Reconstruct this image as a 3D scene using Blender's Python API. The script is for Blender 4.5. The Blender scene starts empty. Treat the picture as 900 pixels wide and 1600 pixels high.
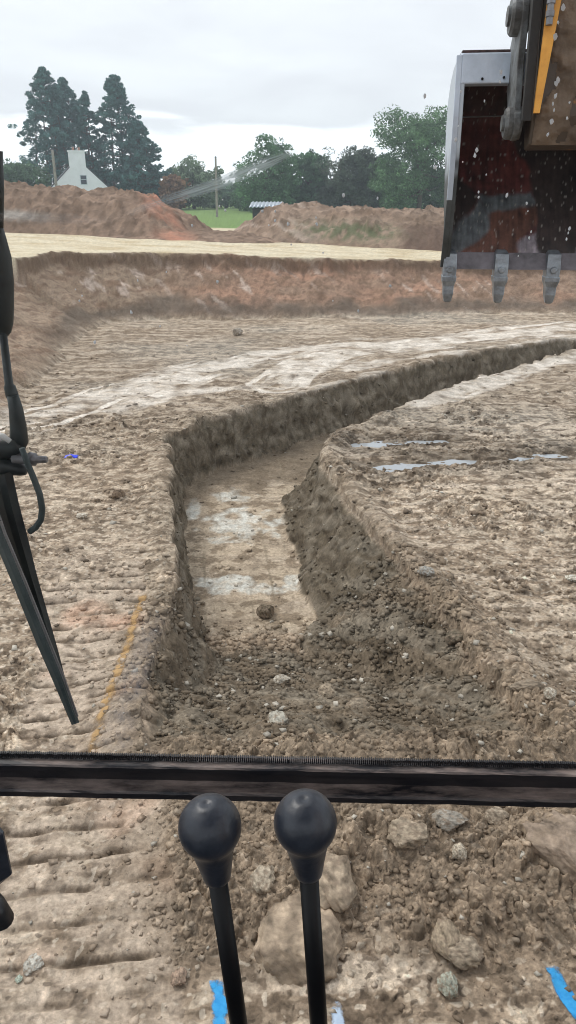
import bpy, math, random
import numpy as np
from mathutils import Vector

# ------------------------------------------------------------------ camera, world, sun, exposure
SC = bpy.context.scene
COL = SC.collection
CAM_Z = 2.6
PITCH = math.radians(23.4)
F = 1155.0
c_, s_ = math.cos(PITCH), math.sin(PITCH)

cam_d = bpy.data.cameras.new('camera')
cam_d.sensor_fit = 'VERTICAL'
cam_d.sensor_height = 24
cam_d.lens = 24 * F / 1600
cam_d.clip_start = 0.02
cam_d.clip_end = 6000
cam = bpy.data.objects.new('camera', cam_d)
COL.objects.link(cam)
cam.location = (0, 0, CAM_Z)
cam.rotation_euler = (math.radians(90) - PITCH, 0, 0)
SC.camera = cam

SUN_ELEV, SUN_AZ = math.radians(52), math.radians(-50)   # azimuth from +Y, negative = to the left
w = bpy.data.worlds.new('World')
SC.world = w
w.use_nodes = True
nt = w.node_tree
nt.nodes.clear()
N, L = nt.nodes, nt.links
out = N.new('ShaderNodeOutputWorld')
bg = N.new('ShaderNodeBackground')
bg.inputs['Strength'].default_value = 0.1
sky = N.new('ShaderNodeTexSky')
sky.sky_type = 'NISHITA'
sky.sun_disc = False
sky.sun_elevation = SUN_ELEV
sky.sun_rotation = SUN_AZ
tc = N.new('ShaderNodeTexCoord')
sep = N.new('ShaderNodeSeparateXYZ')
L.new(tc.outputs['Generated'], sep.inputs[0])
# clouds laid on a sheet overhead: divide by elevation
zz = N.new('ShaderNodeMath'); zz.operation = 'ADD'; zz.inputs[1].default_value = 0.16
L.new(sep.outputs['Z'], zz.inputs[0])
dx = N.new('ShaderNodeMath'); dx.operation = 'DIVIDE'
dy = N.new('ShaderNodeMath'); dy.operation = 'DIVIDE'
L.new(sep.outputs['X'], dx.inputs[0]); L.new(zz.outputs[0], dx.inputs[1])
L.new(sep.outputs['Y'], dy.inputs[0]); L.new(zz.outputs[0], dy.inputs[1])
cmb = N.new('ShaderNodeCombineXYZ')
L.new(dx.outputs[0], cmb.inputs[0]); L.new(dy.outputs[0], cmb.inputs[1])
nz = N.new('ShaderNodeTexNoise')
nz.inputs['Scale'].default_value = 1.15
nz.inputs['Detail'].default_value = 5
nz.inputs['Roughness'].default_value = 0.5
nz.inputs['Distortion'].default_value = 0.3
L.new(cmb.outputs[0], nz.inputs['Vector'])
ramp = N.new('ShaderNodeValToRGB')
ramp.color_ramp.elements[0].position = 0.40
ramp.color_ramp.elements[0].color = (7.95, 8.25, 8.65, 1)
ramp.color_ramp.elements[1].position = 0.62
ramp.color_ramp.elements[1].color = (9.0, 9.4, 9.7, 1)
L.new(nz.outputs['Fac'], ramp.inputs['Fac'])
# bright gap between the cloud deck and the horizon
hz = N.new('ShaderNodeMath'); hz.operation = 'MULTIPLY_ADD'
hz.inputs[1].default_value = 0.10; hz.inputs[2].default_value = -0.05
L.new(nz.outputs['Fac'], hz.inputs[0])
ad = N.new('ShaderNodeMath'); ad.operation = 'ADD'
L.new(sep.outputs['Z'], ad.inputs[0]); L.new(hz.outputs[0], ad.inputs[1])
mr = N.new('ShaderNodeMapRange'); mr.interpolation_type = 'SMOOTHSTEP'
mr.inputs['From Min'].default_value = 0.062; mr.inputs['From Max'].default_value = 0.080
L.new(ad.outputs[0], mr.inputs['Value'])
gap = N.new('ShaderNodeMix'); gap.data_type = 'RGBA'
gap.inputs['A'].default_value = (14.0, 14.5, 14.7, 1)
L.new(mr.outputs[0], gap.inputs['Factor']); L.new(ramp.outputs[0], gap.inputs['B'])
mx = N.new('ShaderNodeMix'); mx.data_type = 'RGBA'
mx.inputs['Factor'].default_value = 0.93
L.new(sky.outputs[0], mx.inputs['A']); L.new(gap.outputs['Result'], mx.inputs['B'])
L.new(mx.outputs['Result'], bg.inputs['Color'])
L.new(bg.outputs[0], out.inputs[0])

sun_d = bpy.data.lights.new('sun', 'SUN')
sun_d.energy = 1.5
sun_d.angle = math.radians(20)
sun_d.color = (1.0, 0.96, 0.9)
sun = bpy.data.objects.new('sun', sun_d)
COL.objects.link(sun)
sd = Vector((math.sin(SUN_AZ) * math.cos(SUN_ELEV), math.cos(SUN_AZ) * math.cos(SUN_ELEV), math.sin(SUN_ELEV)))
sun.rotation_euler = (-sd).to_track_quat('-Z', 'Y').to_euler()

SC.view_settings.view_transform = 'Standard'
SC.view_settings.look = 'None'
SC.view_settings.exposure = 0.30
SC.view_settings.gamma = 1.0
SC.cycles.max_bounces = 6
SC.cycles.transparent_max_bounces = 16
SC.cycles.volume_bounces = 0
SC.cycles.use_denoising = True
SC.cycles.filter_width = 1.0

rng = np.random.default_rng(7)
random.seed(7)

# ------------------------------------------------------------------ helpers
def ray(px, py):
    a, b = (px - 450) / F, (800 - py) / F
    return np.array([a, c_ + b * s_, -s_ + b * c_])
def G(px, py, z=0.0):
    d = ray(px, py); t = (z - CAM_Z) / d[2]
    return (d[0] * t, d[1] * t)
def atY(px, py, y):
    d = ray(px, py); t = y / d[1]
    return np.array([d[0] * t, y, CAM_Z + d[2] * t])
def atT(px, py, t):
    return ray(px, py) * t + np.array([0, 0, CAM_Z])

def tag(o, label=None, cat=None, group=None, kind=None):
    if label: o['label'] = label
    if cat: o['category'] = cat
    if group: o['group'] = group
    if kind: o['kind'] = kind
    return o

def mesh_np(name, V, faces, mat=None, parent=None, off=(0, 0, 0), smooth=False, colors=None, mats=None, midx=None):
    """faces: (M,k) int array or list of tuples"""
    V = np.asarray(V, dtype=np.float64) - np.asarray(off)
    me = bpy.data.meshes.new(name)
    if isinstance(faces, np.ndarray):
        k = faces.shape[1]
        me.vertices.add(len(V)); me.vertices.foreach_set('co', V.astype(np.float32).ravel())
        me.loops.add(faces.size); me.loops.foreach_set('vertex_index', faces.astype(np.int32).ravel())
        me.polygons.add(len(faces))
        me.polygons.foreach_set('loop_start', np.arange(0, faces.size, k, dtype=np.int32))
        me.update(calc_edges=True)
    else:
        me.from_pydata([tuple(v) for v in V], [], [tuple(f) for f in faces])
    if colors is not None:
        ca = me.color_attributes.new('col', 'FLOAT_COLOR', 'POINT')
        cc = np.ones((len(V), 4), dtype=np.float32); cc[:, :3] = colors
        ca.data.foreach_set('color', cc.ravel())
    if smooth:
        me.polygons.foreach_set('use_smooth', np.ones(len(me.polygons), dtype=bool))
    for m in (mats or ([mat] if mat else [])): me.materials.append(m)
    if midx is not None: me.polygons.foreach_set('material_index', np.asarray(midx, dtype=np.int32))
    me.validate(); me.update()
    o = bpy.data.objects.new(name, me)
    COL.objects.link(o)
    if parent is not None: o.parent = parent
    return o

def empty(name, loc, parent=None):
    o = bpy.data.objects.new(name, None); COL.objects.link(o)
    o.location = loc; o.empty_display_size = 0.2
    if parent is not None: o.parent = parent
    return o

class MB:
    def __init__(s): s.v, s.f = [], []
    def add(s, V, Fc):
        n = len(s.v); s.v += [tuple(map(float, p)) for p in V]; s.f += [tuple(n + i for i in f) for f in Fc]
    def box(s, c, d, fr=None, bev=0.0):
        """box centred c with half sizes d; fr = (X,Y,Z,origin) frame; chamfered by bev"""
        hx, hy, hz = d; b = min(bev, hx * .9, hy * .9, hz * .9)
        if b <= 0:
            P = [(x * hx, y * hy, z * hz) for z in (-1, 1) for y in (-1, 1) for x in (-1, 1)]
            Q = [(0, 2, 3, 1), (4, 5, 7, 6), (0, 1, 5, 4), (2, 6, 7, 3), (0, 4, 6, 2), (1, 3, 7, 5)]
        else:
            P, idx = [], {}
            for sx in (-1, 1):
                for sy in (-1, 1):
                    for sz in (-1, 1):
                        idx[(sx, sy, sz, 0)] = len(P); P.append((sx * hx, sy * (hy - b), sz * (hz - b)))
                        idx[(sx, sy, sz, 1)] = len(P); P.append((sx * (hx - b), sy * hy, sz * (hz - b)))
                        idx[(sx, sy, sz, 2)] = len(P); P.append((sx * (hx - b), sy * (hy - b), sz * hz))
            Q = []
            for a in range(3):
                o1, o2 = [(1, 2), (0, 2), (0, 1)][a]
                for sg in (-1, 1):
                    q = []
                    for (u, v_) in ((-1, -1), (1, -1), (1, 1), (-1, 1)):
                        k = [0, 0, 0]; k[a] = sg; k[o1] = u; k[o2] = v_
                        q.append(idx[(*k, a)])
                    Q.append(tuple(q))
            for a in range(3):           # edges along axis a
                o1, o2 = [(1, 2), (0, 2), (0, 1)][a]
                for u in (-1, 1):
                    for v_ in (-1, 1):
                        def kk(t, ax):
                            k = [0, 0, 0]; k[a] = t; k[o1] = u; k[o2] = v_
                            return idx[(*k, ax)]
                        Q.append((kk(-1, o1), kk(1, o1), kk(1, o2), kk(-1, o2)))
            for sx in (-1, 1):
                for sy in (-1, 1):
                    for sz in (-1, 1): Q.append(tuple(idx[(sx, sy, sz, a)] for a in range(3)))
        s.add([place(p, c, fr) for p in P], Q)
    def tube(s, pts, rad, n=12, cap=True):
        pts = [np.array(p, float) for p in pts]
        if not hasattr(rad, '__len__'): rad = [rad] * len(pts)
        V, Q = [], []
        ref = None
        for i, p in enumerate(pts):
            t = pts[min(i + 1, len(pts) - 1)] - pts[max(i - 1, 0)]
            t = t / (np.linalg.norm(t) + 1e-12)
            if ref is None: ref = np.array([1, 0, 0]) if abs(t[0]) < .8 else np.array([0, 0, 1])
            u = np.cross(t, ref); u /= np.linalg.norm(u); v_ = np.cross(t, u); ref = np.cross(u, t)
            for k in range(n):
                a = 2 * math.pi * k / n
                V.append(p + rad[i] * (math.cos(a) * u + math.sin(a) * v_))
        for i in range(len(pts) - 1):
            for k in range(n):
                a, b = i * n + k, i * n + (k + 1) % n
                Q.append((a, b, b + n, a + n))
        if cap: Q.append(tuple(range(n))[::-1]); Q.append(tuple(range((len(pts) - 1) * n, len(pts) * n)))
        s.add(V, Q)
    def prism(s, prof, x0, x1, fr=None):
        """profile [(Y,Z)] extruded along X"""
        n = len(prof)
        V = [place((x0, y, z), (0, 0, 0), fr) for y, z in prof] + [place((x1, y, z), (0, 0, 0), fr) for y, z in prof]
        Q = [tuple(range(n)), tuple(range(n, 2 * n))[::-1]] + [(i, i + n, (i + 1) % n + n, (i + 1) % n) for i in range(n)]
        s.add(V, Q)
    def build(s, name, mat, parent=None, off=(0, 0, 0), smooth=False, bevel=0.0):
        o = mesh_np(name, s.v, s.f, mat, parent, off, smooth)
        import bmesh
        bm = bmesh.new(); bm.from_mesh(o.data)
        bmesh.ops.recalc_face_normals(bm, faces=bm.faces)
        bm.to_mesh(o.data); bm.free()
        if bevel:
            md = o.modifiers.new('bevel', 'BEVEL'); md.width = bevel; md.segments = 2; md.limit_method = 'ANGLE'
        if smooth:
            for p in o.data.polygons: p.use_smooth = len(p.vertices) <= 4
        return o

def place(p, c, fr):
    q = np.array(p, float) + np.array(c, float)
    if fr is None: return q
    X, Y, Z, O = fr
    return O + X * q[0] + Y * q[1] + Z * q[2]

# ---- noise in numpy
def _h(ix, iy, seed):
    h = (ix.astype(np.int64) * 374761393 + iy.astype(np.int64) * 668265263 + seed * 1442695041) & 0xFFFFFFFF
    h = ((h ^ (h >> 13)) * 1274126177) & 0xFFFFFFFF
    h = ((h ^ (h >> 16)) * 2246822519) & 0xFFFFFFFF
    return (h ^ (h >> 15)) & 0xFFFFFFFF
def perlin(x, y, seed=0):
    ix, iy = np.floor(x), np.floor(y); fx, fy = x - ix, y - iy
    u, v = fx * fx * fx * (fx * (fx * 6 - 15) + 10), fy * fy * fy * (fy * (fy * 6 - 15) + 10)
    def g(a, b):
        an = _h(ix + a, iy + b, seed) * (2 * math.pi / 4294967296.0)
        return np.cos(an) * (fx - a) + np.sin(an) * (fy - b)
    return ((g(0, 0) * (1 - u) + g(1, 0) * u) * (1 - v) + (g(0, 1) * (1 - u) + g(1, 1) * u) * v) * 1.5
def fbm(x, y, o=4, seed=0, gain=.5):
    r, a = 0, 1.0
    for i in range(o):
        r = r + a * perlin(x * 2 ** i + 17.3 * i, y * 2 ** i - 9.1 * i, seed + i); a *= gain
    return r
def worley(x, y, seed=0):
    """distance to nearest stone centre (cell units), random id in 0..1"""
    ix, iy = np.floor(x), np.floor(y)
    best = np.full(x.shape, 9.0); bid = np.zeros(x.shape)
    for a in (-1, 0, 1):
        for b in (-1, 0, 1):
            h = _h(ix + a, iy + b, seed)
            px = ix + a + (h & 0xFFFF) / 65536.0; py = iy + b + ((h >> 16) & 0xFFFF) / 65536.0
            r = ((h * 2654435761) >> 7 & 0xFFFF) / 65536.0
            d = np.sqrt((x - px) ** 2 + (y - py) ** 2)
            m = d < best
            best = np.where(m, d, best); bid = np.where(m, r, bid)
    return best, bid
def chunks(x, y, seed=0):
    """broken angular lumps: height of a randomly tilted facet per cell, distance to its centre, cell id"""
    ix, iy = np.floor(x), np.floor(y)
    best = np.full(x.shape, 9.0); sec = np.full(x.shape, 9.0); bid = np.zeros(x.shape); fac = np.zeros(x.shape)
    for a in (-1, 0, 1):
        for b in (-1, 0, 1):
            h = _h(ix + a, iy + b, seed)
            px = ix + a + (h & 0xFFFF) / 65536.0; py = iy + b + ((h >> 16) & 0xFFFF) / 65536.0
            r = ((h * 2654435761) >> 7 & 0xFFFF) / 65536.0
            d = np.hypot(x - px, (y - py))
            an = r * 97.0; f = np.cos(an) * (x - px) + np.sin(an) * (y - py)
            m = d < best
            sec = np.where(m, best, np.minimum(sec, d))
            bid = np.where(m, r, bid); fac = np.where(m, f, fac); best = np.where(m, d, best)
    return best, sec - best, bid, fac
def sst(a, b, x):
    t = np.clip((x - a) / (b - a), 0, 1); return t * t * (3 - 2 * t)
def segd(x, y, p, q):
    p, q = np.array(p, float), np.array(q, float); d = q - p
    t = np.clip(((x - p[0]) * d[0] + (y - p[1]) * d[1]) / (d @ d), 0, 1)
    return np.hypot(x - p[0] - t * d[0], y - p[1] - t * d[1])
def polyd(x, y, pts):
    r = np.full(x.shape, 1e9)
    for a, b in zip(pts[:-1], pts[1:]): r = np.minimum(r, segd(x, y, a, b))
    return r
def inside(x, y, poly):
    r = np.zeros(x.shape, bool); n = len(poly)
    for i in range(n):
        (x1, y1), (x2, y2) = poly[i], poly[(i + 1) % n]
        if y1 == y2: continue
        m = ((y1 > y) != (y2 > y)) & (x < (x2 - x1) * (y - y1) / (y2 - y1) + x1)
        r ^= m
    return r
def mixc(c, col, m):
    return c * (1 - m[:, None]) + np.array(col)[None, :] * m[:, None]

# ------------------------------------------------------------------ materials
def mat_new(name):
    m = bpy.data.materials.new(name); m.use_nodes = True
    nt = m.node_tree
    return m, nt, nt.nodes['Principled BSDF']
def mat(name, col, rough=.6, metal=0.0, var=.15, scale=8.0, bump=0.0, bscale=60.0, col2=None, spec=.5, thr=(.35, .65), coat=0.0):
    m, nt, b = mat_new(name)
    tc = nt.nodes.new('ShaderNodeTexCoord')
    n = nt.nodes.new('ShaderNodeTexNoise'); n.inputs['Scale'].default_value = scale; n.inputs['Detail'].default_value = 8; n.inputs['Roughness'].default_value = .65
    nt.links.new(tc.outputs['Object'], n.inputs['Vector'])
    r = nt.nodes.new('ShaderNodeValToRGB'); nt.links.new(n.outputs['Fac'], r.inputs['Fac'])
    r.color_ramp.elements[0].position = thr[0]; r.color_ramp.elements[1].position = thr[1]
    c2 = col2 or tuple(min(1, v * (1 + var)) for v in col); c1 = col if col2 else tuple(v * (1 - var) for v in col)
    r.color_ramp.elements[0].color = (*c1, 1); r.color_ramp.elements[1].color = (*c2, 1)
    nt.links.new(r.outputs[0], b.inputs['Base Color'])
    b.inputs['Roughness'].default_value = rough; b.inputs['Metallic'].default_value = metal
    b.inputs['Specular IOR Level'].default_value = spec
    b.inputs['Coat Weight'].default_value = coat
    if bump:
        n2 = nt.nodes.new('ShaderNodeTexNoise'); n2.inputs['Scale'].default_value = bscale; n2.inputs['Detail'].default_value = 6
        nt.links.new(tc.outputs['Object'], n2.inputs['Vector'])
        bp = nt.nodes.new('ShaderNodeBump'); bp.inputs['Strength'].default_value = bump; bp.inputs['Distance'].default_value = .01
        nt.links.new(n2.outputs['Fac'], bp.inputs['Height']); nt.links.new(bp.outputs[0], b.inputs['Normal'])
    return m
def mat_vcol(name, rough=.95, grain=.25, gscale=90.0, bump=.5, bdist=.01, spec=.15, trans=0.0):
    m, nt, b = mat_new(name)
    at = nt.nodes.new('ShaderNodeAttribute'); at.attribute_name = 'col'
    tc = nt.nodes.new('ShaderNodeTexCoord')
    n = nt.nodes.new('ShaderNodeTexNoise'); n.inputs['Scale'].default_value = gscale; n.inputs['Detail'].default_value = 9; n.inputs['Roughness'].default_value = .74
    nt.links.new(tc.outputs['Object'], n.inputs['Vector'])
    mr = nt.nodes.new('ShaderNodeMapRange'); mr.inputs['From Min'].default_value = .3; mr.inputs['From Max'].default_value = .7
    mr.inputs['To Min'].default_value = 1 - grain; mr.inputs['To Max'].default_value = 1 + grain
    nt.links.new(n.outputs['Fac'], mr.inputs['Value'])
    mul = nt.nodes.new('ShaderNodeVectorMath'); mul.operation = 'SCALE'
    nt.links.new(at.outputs['Color'], mul.inputs[0]); nt.links.new(mr.outputs[0], mul.inputs['Scale'])
    nt.links.new(mul.outputs[0], b.inputs['Base Color'])
    b.inputs['Roughness'].default_value = rough; b.inputs['Specular IOR Level'].default_value = spec
    if bump:
        bp = nt.nodes.new('ShaderNodeBump'); bp.inputs['Strength'].default_value = bump; bp.inputs['Distance'].default_value = bdist
        nt.links.new(n.outputs['Fac'], bp.inputs['Height']); nt.links.new(bp.outputs[0], b.inputs['Normal'])
    if trans:
        tr = nt.nodes.new('ShaderNodeBsdfTranslucent'); nt.links.new(mul.outputs[0], tr.inputs['Color'])
        ms = nt.nodes.new('ShaderNodeMixShader'); ms.inputs[0].default_value = trans
        o = nt.nodes['Material Output']
        nt.links.new(b.outputs[0], ms.inputs[1]); nt.links.new(tr.outputs[0], ms.inputs[2]); nt.links.new(ms.outputs[0], o.inputs[0])
    return m

M_soil = mat_vcol('soil', grain=.42, gscale=42, bump=.8, bdist=.010)
M_heap = mat_vcol('heap_soil', grain=.2, gscale=9, bump=.7, bdist=.05)
M_stone = mat_vcol('stone', grain=.22, gscale=45, bump=.6, bdist=.01, rough=.8)
M_leaf = mat_vcol('leaf', grain=.1, gscale=3, bump=0, rough=.6, trans=.2)
M_bark = mat('bark', (.10, .08, .06), .9, var=.3, scale=4, bump=.5, bscale=20)

# ------------------------------------------------------------------ terrain
# trench outline: (x, y), and per edge the width of its wall
TR = [(-1.38, 8.12, .20), (-1.15, 8.72, .22), (-.42, 9.46, .24), (1.04, 10.92, .25), (2.73, 12.68, .26), (5.55, 14.5, .28),
      (12.0, 18.0, .2), (12.4, 17.0, .15), (5.17, 13.35, .15), (4.4, 12.65, .15), (2.29, 10.45, .16), (.85, 8.62, .25), (.50, 8.15, .34), (.33, 7.6, .42),
      (.40, 7.0, .45), (.62, 5.94, .56), (.90, 4.82, .80), (1.16, 3.6, 1.25), (1.28, 2.9, 1.9),
      (-.72, 2.85, .62), (-.84, 3.6, .42), (-.80, 4.4, .20), (-.84, 5.0, .12), (-1.02, 6.0, .12)]
TRP = [(a, b) for a, b, _ in TR]
HD = .62
FOOT = [(-2.9, -8), (-3.2, 6), (-3.65, 10.0), (-3.9, 12.6), (-4.1, 15.0), (-3.9, 16.3), (-2.95, 16.9), (.75, 17.0), (3.7, 17.5), (6.7, 17.7), (14, 19.4), (60, 24)]
PIT = FOOT + [(60, -8)]
ARC1 = [G(228, 610), G(300, 583), G(400, 555), G(470, 545), G(640, 533), G(900, 508)]
ARC1b = [G(262, 600), G(340, 575), G(420, 562), G(520, 553)]
ARC2 = [G(432, 600), G(470, 572), G(540, 550), G(700, 530), G(900, 518)]
ARC6 = [G(250, 606), G(330, 578), G(430, 566), G(540, 556), G(700, 540)]
ARC7 = [G(540, 575), G(640, 560), G(760, 545), G(900, 527)]
ARC8 = [G(180, 640), G(300, 612), G(420, 600)]
ARC3 = [G(478, 612), G(540, 604), G(600, 588)]
ARC4 = [G(20, 660), G(100, 640), G(180, 612), G(260, 590)]
ARC5 = [G(640, 632), G(720, 612), G(800, 585), G(850, 568), G(960, 545)]
PUD1 = [G(590, 727), G(690, 720), G(780, 716), G(880, 706)]
PUD2 = [G(560, 694), G(640, 689), G(692, 686)]
TRK0, TRK1 = np.array(G(130, 1600)), np.array(G(150, 880))
def tline(x, y):
    d = (TRK1 - TRK0); d = d / np.linalg.norm(d)
    return (x - TRK0[0]) * d[0] + (y - TRK0[1]) * d[1], (x - TRK0[0]) * d[1] - (y - TRK0[1]) * d[0]

def field_h(x, y):
    h = 1.2 - .036 * np.clip(x, -14, 14)
    far = sst(29, 52, y)
    return h * (1 - far) + .35 * far

def terrain(x, y, full=True):
    x = np.asarray(x, float).ravel(); y = np.asarray(y, float).ravel()
    sp = np.maximum(.0048, (y * y + 6.8) / 1921 * np.where(y < 4.3, .62, np.where(y < 7.6, .42, np.where(y < 19.6, .27, 1.0))))  # local sampling distance
    def lod(cell): return np.clip(cell / sp / 2.2 - .6, 0, 1)
    # --- pit and bank
    wob = .18 * fbm(x * .9, y * .9, 3, 5)
    ins = inside(x, y, PIT)
    dfoot = polyd(x, y, FOOT)
    dout = np.where(ins, -dfoot, dfoot) + wob
    wbank = np.where(y > 15.5, 1.35, 1.7)
    H = field_h(x, y)
    prof = .82 * np.clip(dout / wbank * 1.02, 0, 1) ** .92 + .18 * sst(.90, 1.03, dout / wbank + .05 * fbm(x * 2.3, y * 2.3, 3, 8))
    z = H * prof
    bank = sst(0, .15, dout / wbank) * (1 - sst(1.0, 1.08, dout / wbank))
    top = sst(1.0, 1.06, dout / wbank + .03 * fbm(x * 2.3, y * 2.3, 2, 8))
    # --- trench
    tin = inside(x, y, TRP)
    wa = .035 + .055 * sst(6.5, 8.5, y)
    wx, wy = x + wa * fbm(x * 2.6, y * 2.6, 3, 11), y + wa * fbm(x * 2.6, y * 2.6, 3, 12)
    tin = inside(wx, wy, TRP)
    q = np.full(x.shape, 9.0); n = len(TR)
    dedge = np.full(x.shape, 99.0)
    near = (y < 19.5) & (x > -3) & (x < 14)
    xi, yi = wx[near], wy[near]
    qn, dn = q[near], dedge[near]
    for i in range(n):
        a, b = TR[i], TR[(i + 1) % n]
        d = segd(xi, yi, a[:2], b[:2])
        qn = np.minimum(qn, d / a[2]); dn = np.minimum(dn, d)
    q[near] = qn; dedge[near] = dn
    dep = np.where(tin, np.clip(q, 0, 1), 0)
    depth = HD * (1 - .16 * sst(8.6, 12, y)) * (dep * .8 + .2 * sst(0, 1, dep))
    z = z - depth
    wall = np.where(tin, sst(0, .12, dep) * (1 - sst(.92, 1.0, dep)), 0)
    floor = np.where(tin, sst(.93, 1.0, dep), 0)
    mouth = (1 - sst(4.85, 5.12, y + .1 * fbm(x * 3, y * 3, 2, 13)))
    lip = np.where(tin, 1, np.exp(-dedge / .22))                   # spoil near the trench lip
    # --- rubble zones: mouth of the trench and the apron below the windscreen rail
    b1 = 1 - sst(.0, .35, -(x + .55 - .12 * (y - 1.8)) + .15 * fbm(x * 2.5, y * 2.5, 2, 14))   # right of the track print
    rub = np.clip(b1, 0, 1) * sst(1.72, 2.0, y + .12 * fbm(x * 2, y * 2, 2, 15)) * (1 - sst(3.0, 4.2, y)) * np.where(x > 0, 1, 1)
    rub = np.maximum(rub, np.where(tin, mouth, 0) )
    rub = np.maximum(rub, .75 * np.exp(-dedge / .3) * (1 - sst(4.6, 7.0, y)) * (x > .2))
    rub = np.maximum(rub, np.exp(-dedge / .18) * (1 - sst(4.0, 5.2, y)))
    rub = np.clip(rub * (1 - top), 0, 1)
    z = z + .07 * rub * sst(1.8, 2.3, y) * (1 - sst(3.0, 3.8, y)) * (1 + .6 * fbm(x * 1.6, y * 1.6, 2, 16))
    z = z + .05 * np.exp(-((dedge - .12) / .14) ** 2) * (~tin) * (y < 9) * (x > -.3)        # low spoil lip on the right
    z = z + .035 * np.exp(-((dedge - .10) / .12) ** 2) * (~tin)
    # --- track print
    s, t = tline(x, y)
    t = t + .03 * fbm(x * 2, y * 2, 2, 20)
    trk = sst(.37, .30, np.abs(t)) if False else (1 - sst(.30, .38, np.abs(t)))
    trk = trk * (1 - sst(2.6, 4.2, s)) * (1 - top) * (1 - bank)
    trk = trk * np.clip(.95 + .7 * fbm(x * 1.4 + 3, y * 1.4, 3, 21), .0, 1)
    ph = (s + .12 * t + .005 * fbm(x * 5, y * 5, 2, 22)) / .158
    fr = ph - np.floor(ph)
    groove = np.exp(-((fr - .5) / .085) ** 2) * np.clip(.65 + 1.3 * fbm(x * 4, y * 9, 3, 140), 0, 1.2)
    ridge = .5 * sst(.5, .95, fr) * (1 - sst(.95, 1.0, fr))
    z = z + trk * (-.026 * groove + .012 * ridge - .012)
    # --- general roughness
    flat = (1 - top)
    smear = np.zeros(x.shape)
    for arc, wd in ((ARC1, .24), (ARC1b, .14), (ARC2, .24), (ARC6, .12), (ARC7, .16), (ARC8, .2), (ARC3, .22), (ARC4, .25), (ARC5, .22)):
        d = polyd(x, y, arc)
        smear = np.maximum(smear, (1 - sst(wd * .5, wd * 1.25, d + .16 * fbm(x * .9 + y * .3, y * 2.6 - x * .5, 3, 30))))
    rut = np.zeros(x.shape)
    for arc, wd, sd in ((ARC1, .75, 0), (ARC2, .7, 40), (ARC4, .8, 80), (ARC5, .35, 120)):
        d = polyd(x, y, arc)
        rut = np.maximum(rut, (1 - sst(wd * .45, wd, d)) * sst(.0, .28, perlin(d * 6.5 + sd + .6 * perlin(x * .8, y * .8, 32), x * .3 + y * .2, 33)))
    smear = np.maximum(smear * .8, rut)
    smear *= np.clip(.85 + .9 * fbm(x * 2.2, y * 2.2, 3, 31), 0, 1) * (~tin) * (1 - bank) * flat
    big = .035 * fbm(x * .7, y * .7, 3, 1) + .018 * fbm(x * 2.7, y * 2.7, 3, 2)
    z = z + big * flat * (1 - .6 * floor * (1 - mouth)) + .02 * top * fbm(x * .8, y * .8, 2, 3)
    rough = np.clip(.48 + .8 * fbm(x * 1.1, y * 1.1, 3, 40), .12, 1)                # patchy
    rough = np.maximum(rough, rub); rough = np.maximum(rough * (1 - bank), .5 * bank); rough = np.maximum(rough, .9 * wall)
    rough = rough * (1 - .35 * sst(8, 12, y) * (1 - wall)) * (1 - .9 * smear) * (1 - .82 * trk) * (1 - .8 * floor * (1 - mouth)) * (1 - .85 * top)
    tone = np.zeros(x.shape)
    sp = sp * (1 + .9 * wall)
    kx = -.5 + 1.0 * sst(-.6, .0, x) * (1 - sst(7.5, 9, y)); ky = -.5 + 1.0 * sst(4.4, 6.6, y)
    zs = z.copy()
    xq, yq = x + kx * z, y + ky * z                                    # so that lumps keep their size on steep faces
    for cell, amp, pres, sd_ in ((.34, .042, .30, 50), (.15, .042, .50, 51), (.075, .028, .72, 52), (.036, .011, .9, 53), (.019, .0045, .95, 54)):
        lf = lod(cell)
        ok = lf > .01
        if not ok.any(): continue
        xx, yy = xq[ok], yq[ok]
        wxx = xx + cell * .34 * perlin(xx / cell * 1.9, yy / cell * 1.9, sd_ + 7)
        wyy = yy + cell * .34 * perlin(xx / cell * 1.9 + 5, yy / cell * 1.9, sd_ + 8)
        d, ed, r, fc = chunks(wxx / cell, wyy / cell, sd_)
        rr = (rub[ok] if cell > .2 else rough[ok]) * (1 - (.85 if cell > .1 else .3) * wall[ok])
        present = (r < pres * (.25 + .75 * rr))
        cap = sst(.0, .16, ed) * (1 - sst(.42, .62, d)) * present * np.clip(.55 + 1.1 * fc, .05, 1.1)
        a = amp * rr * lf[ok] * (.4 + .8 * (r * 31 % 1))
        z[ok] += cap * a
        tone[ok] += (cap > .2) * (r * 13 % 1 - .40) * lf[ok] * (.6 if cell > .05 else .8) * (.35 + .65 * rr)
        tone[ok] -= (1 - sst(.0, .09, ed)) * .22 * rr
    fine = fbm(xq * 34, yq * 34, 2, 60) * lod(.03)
    z = z + .0020 * fine * (.3 + rough) * flat
    med = fbm(xq * 7, yq * 7, 3, 61, .42) * lod(.12)
    z = z + .0105 * med * (.25 + rough) * flat * (1 - .7 * trk)
    # crumbled wall faces
    z = z + wall * .028 * fbm(x * 6, y * 6, 3, 62) + bank * (.05 * fbm(x * 1.9, y * 1.9, 4, 63))
    # puddle hollows
    pud = np.maximum(1 - sst(.02, .19, polyd(x, y, PUD1) + .10 * fbm(x * 2.0, y * 5, 3, 70)), 1 - sst(.02, .16, polyd(x, y, PUD2) + .10 * fbm(x * 2.0, y * 5, 3, 71)))
    zt = -.037 + .16 * np.clip(z, -1, 1)
    z = np.where(tin, z, z * (1 - pud) + zt * pud)
    if not full: return z
    # ---------------- colour (material of the soil itself)
    C = np.tile(np.array([[.265, .205, .150]]), (len(x), 1))
    n1 = fbm(x * .55, y * .9, 4, 80); n2 = fbm(x * 2.3, y * 4.5, 4, 81); n3 = fbm(xq * 9, yq * 12, 3, 82)
    C = mixc(C, (.42, .345, .265), np.clip(.32 + .65 * n1 + .55 * n2, 0, 1) * .75)
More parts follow.
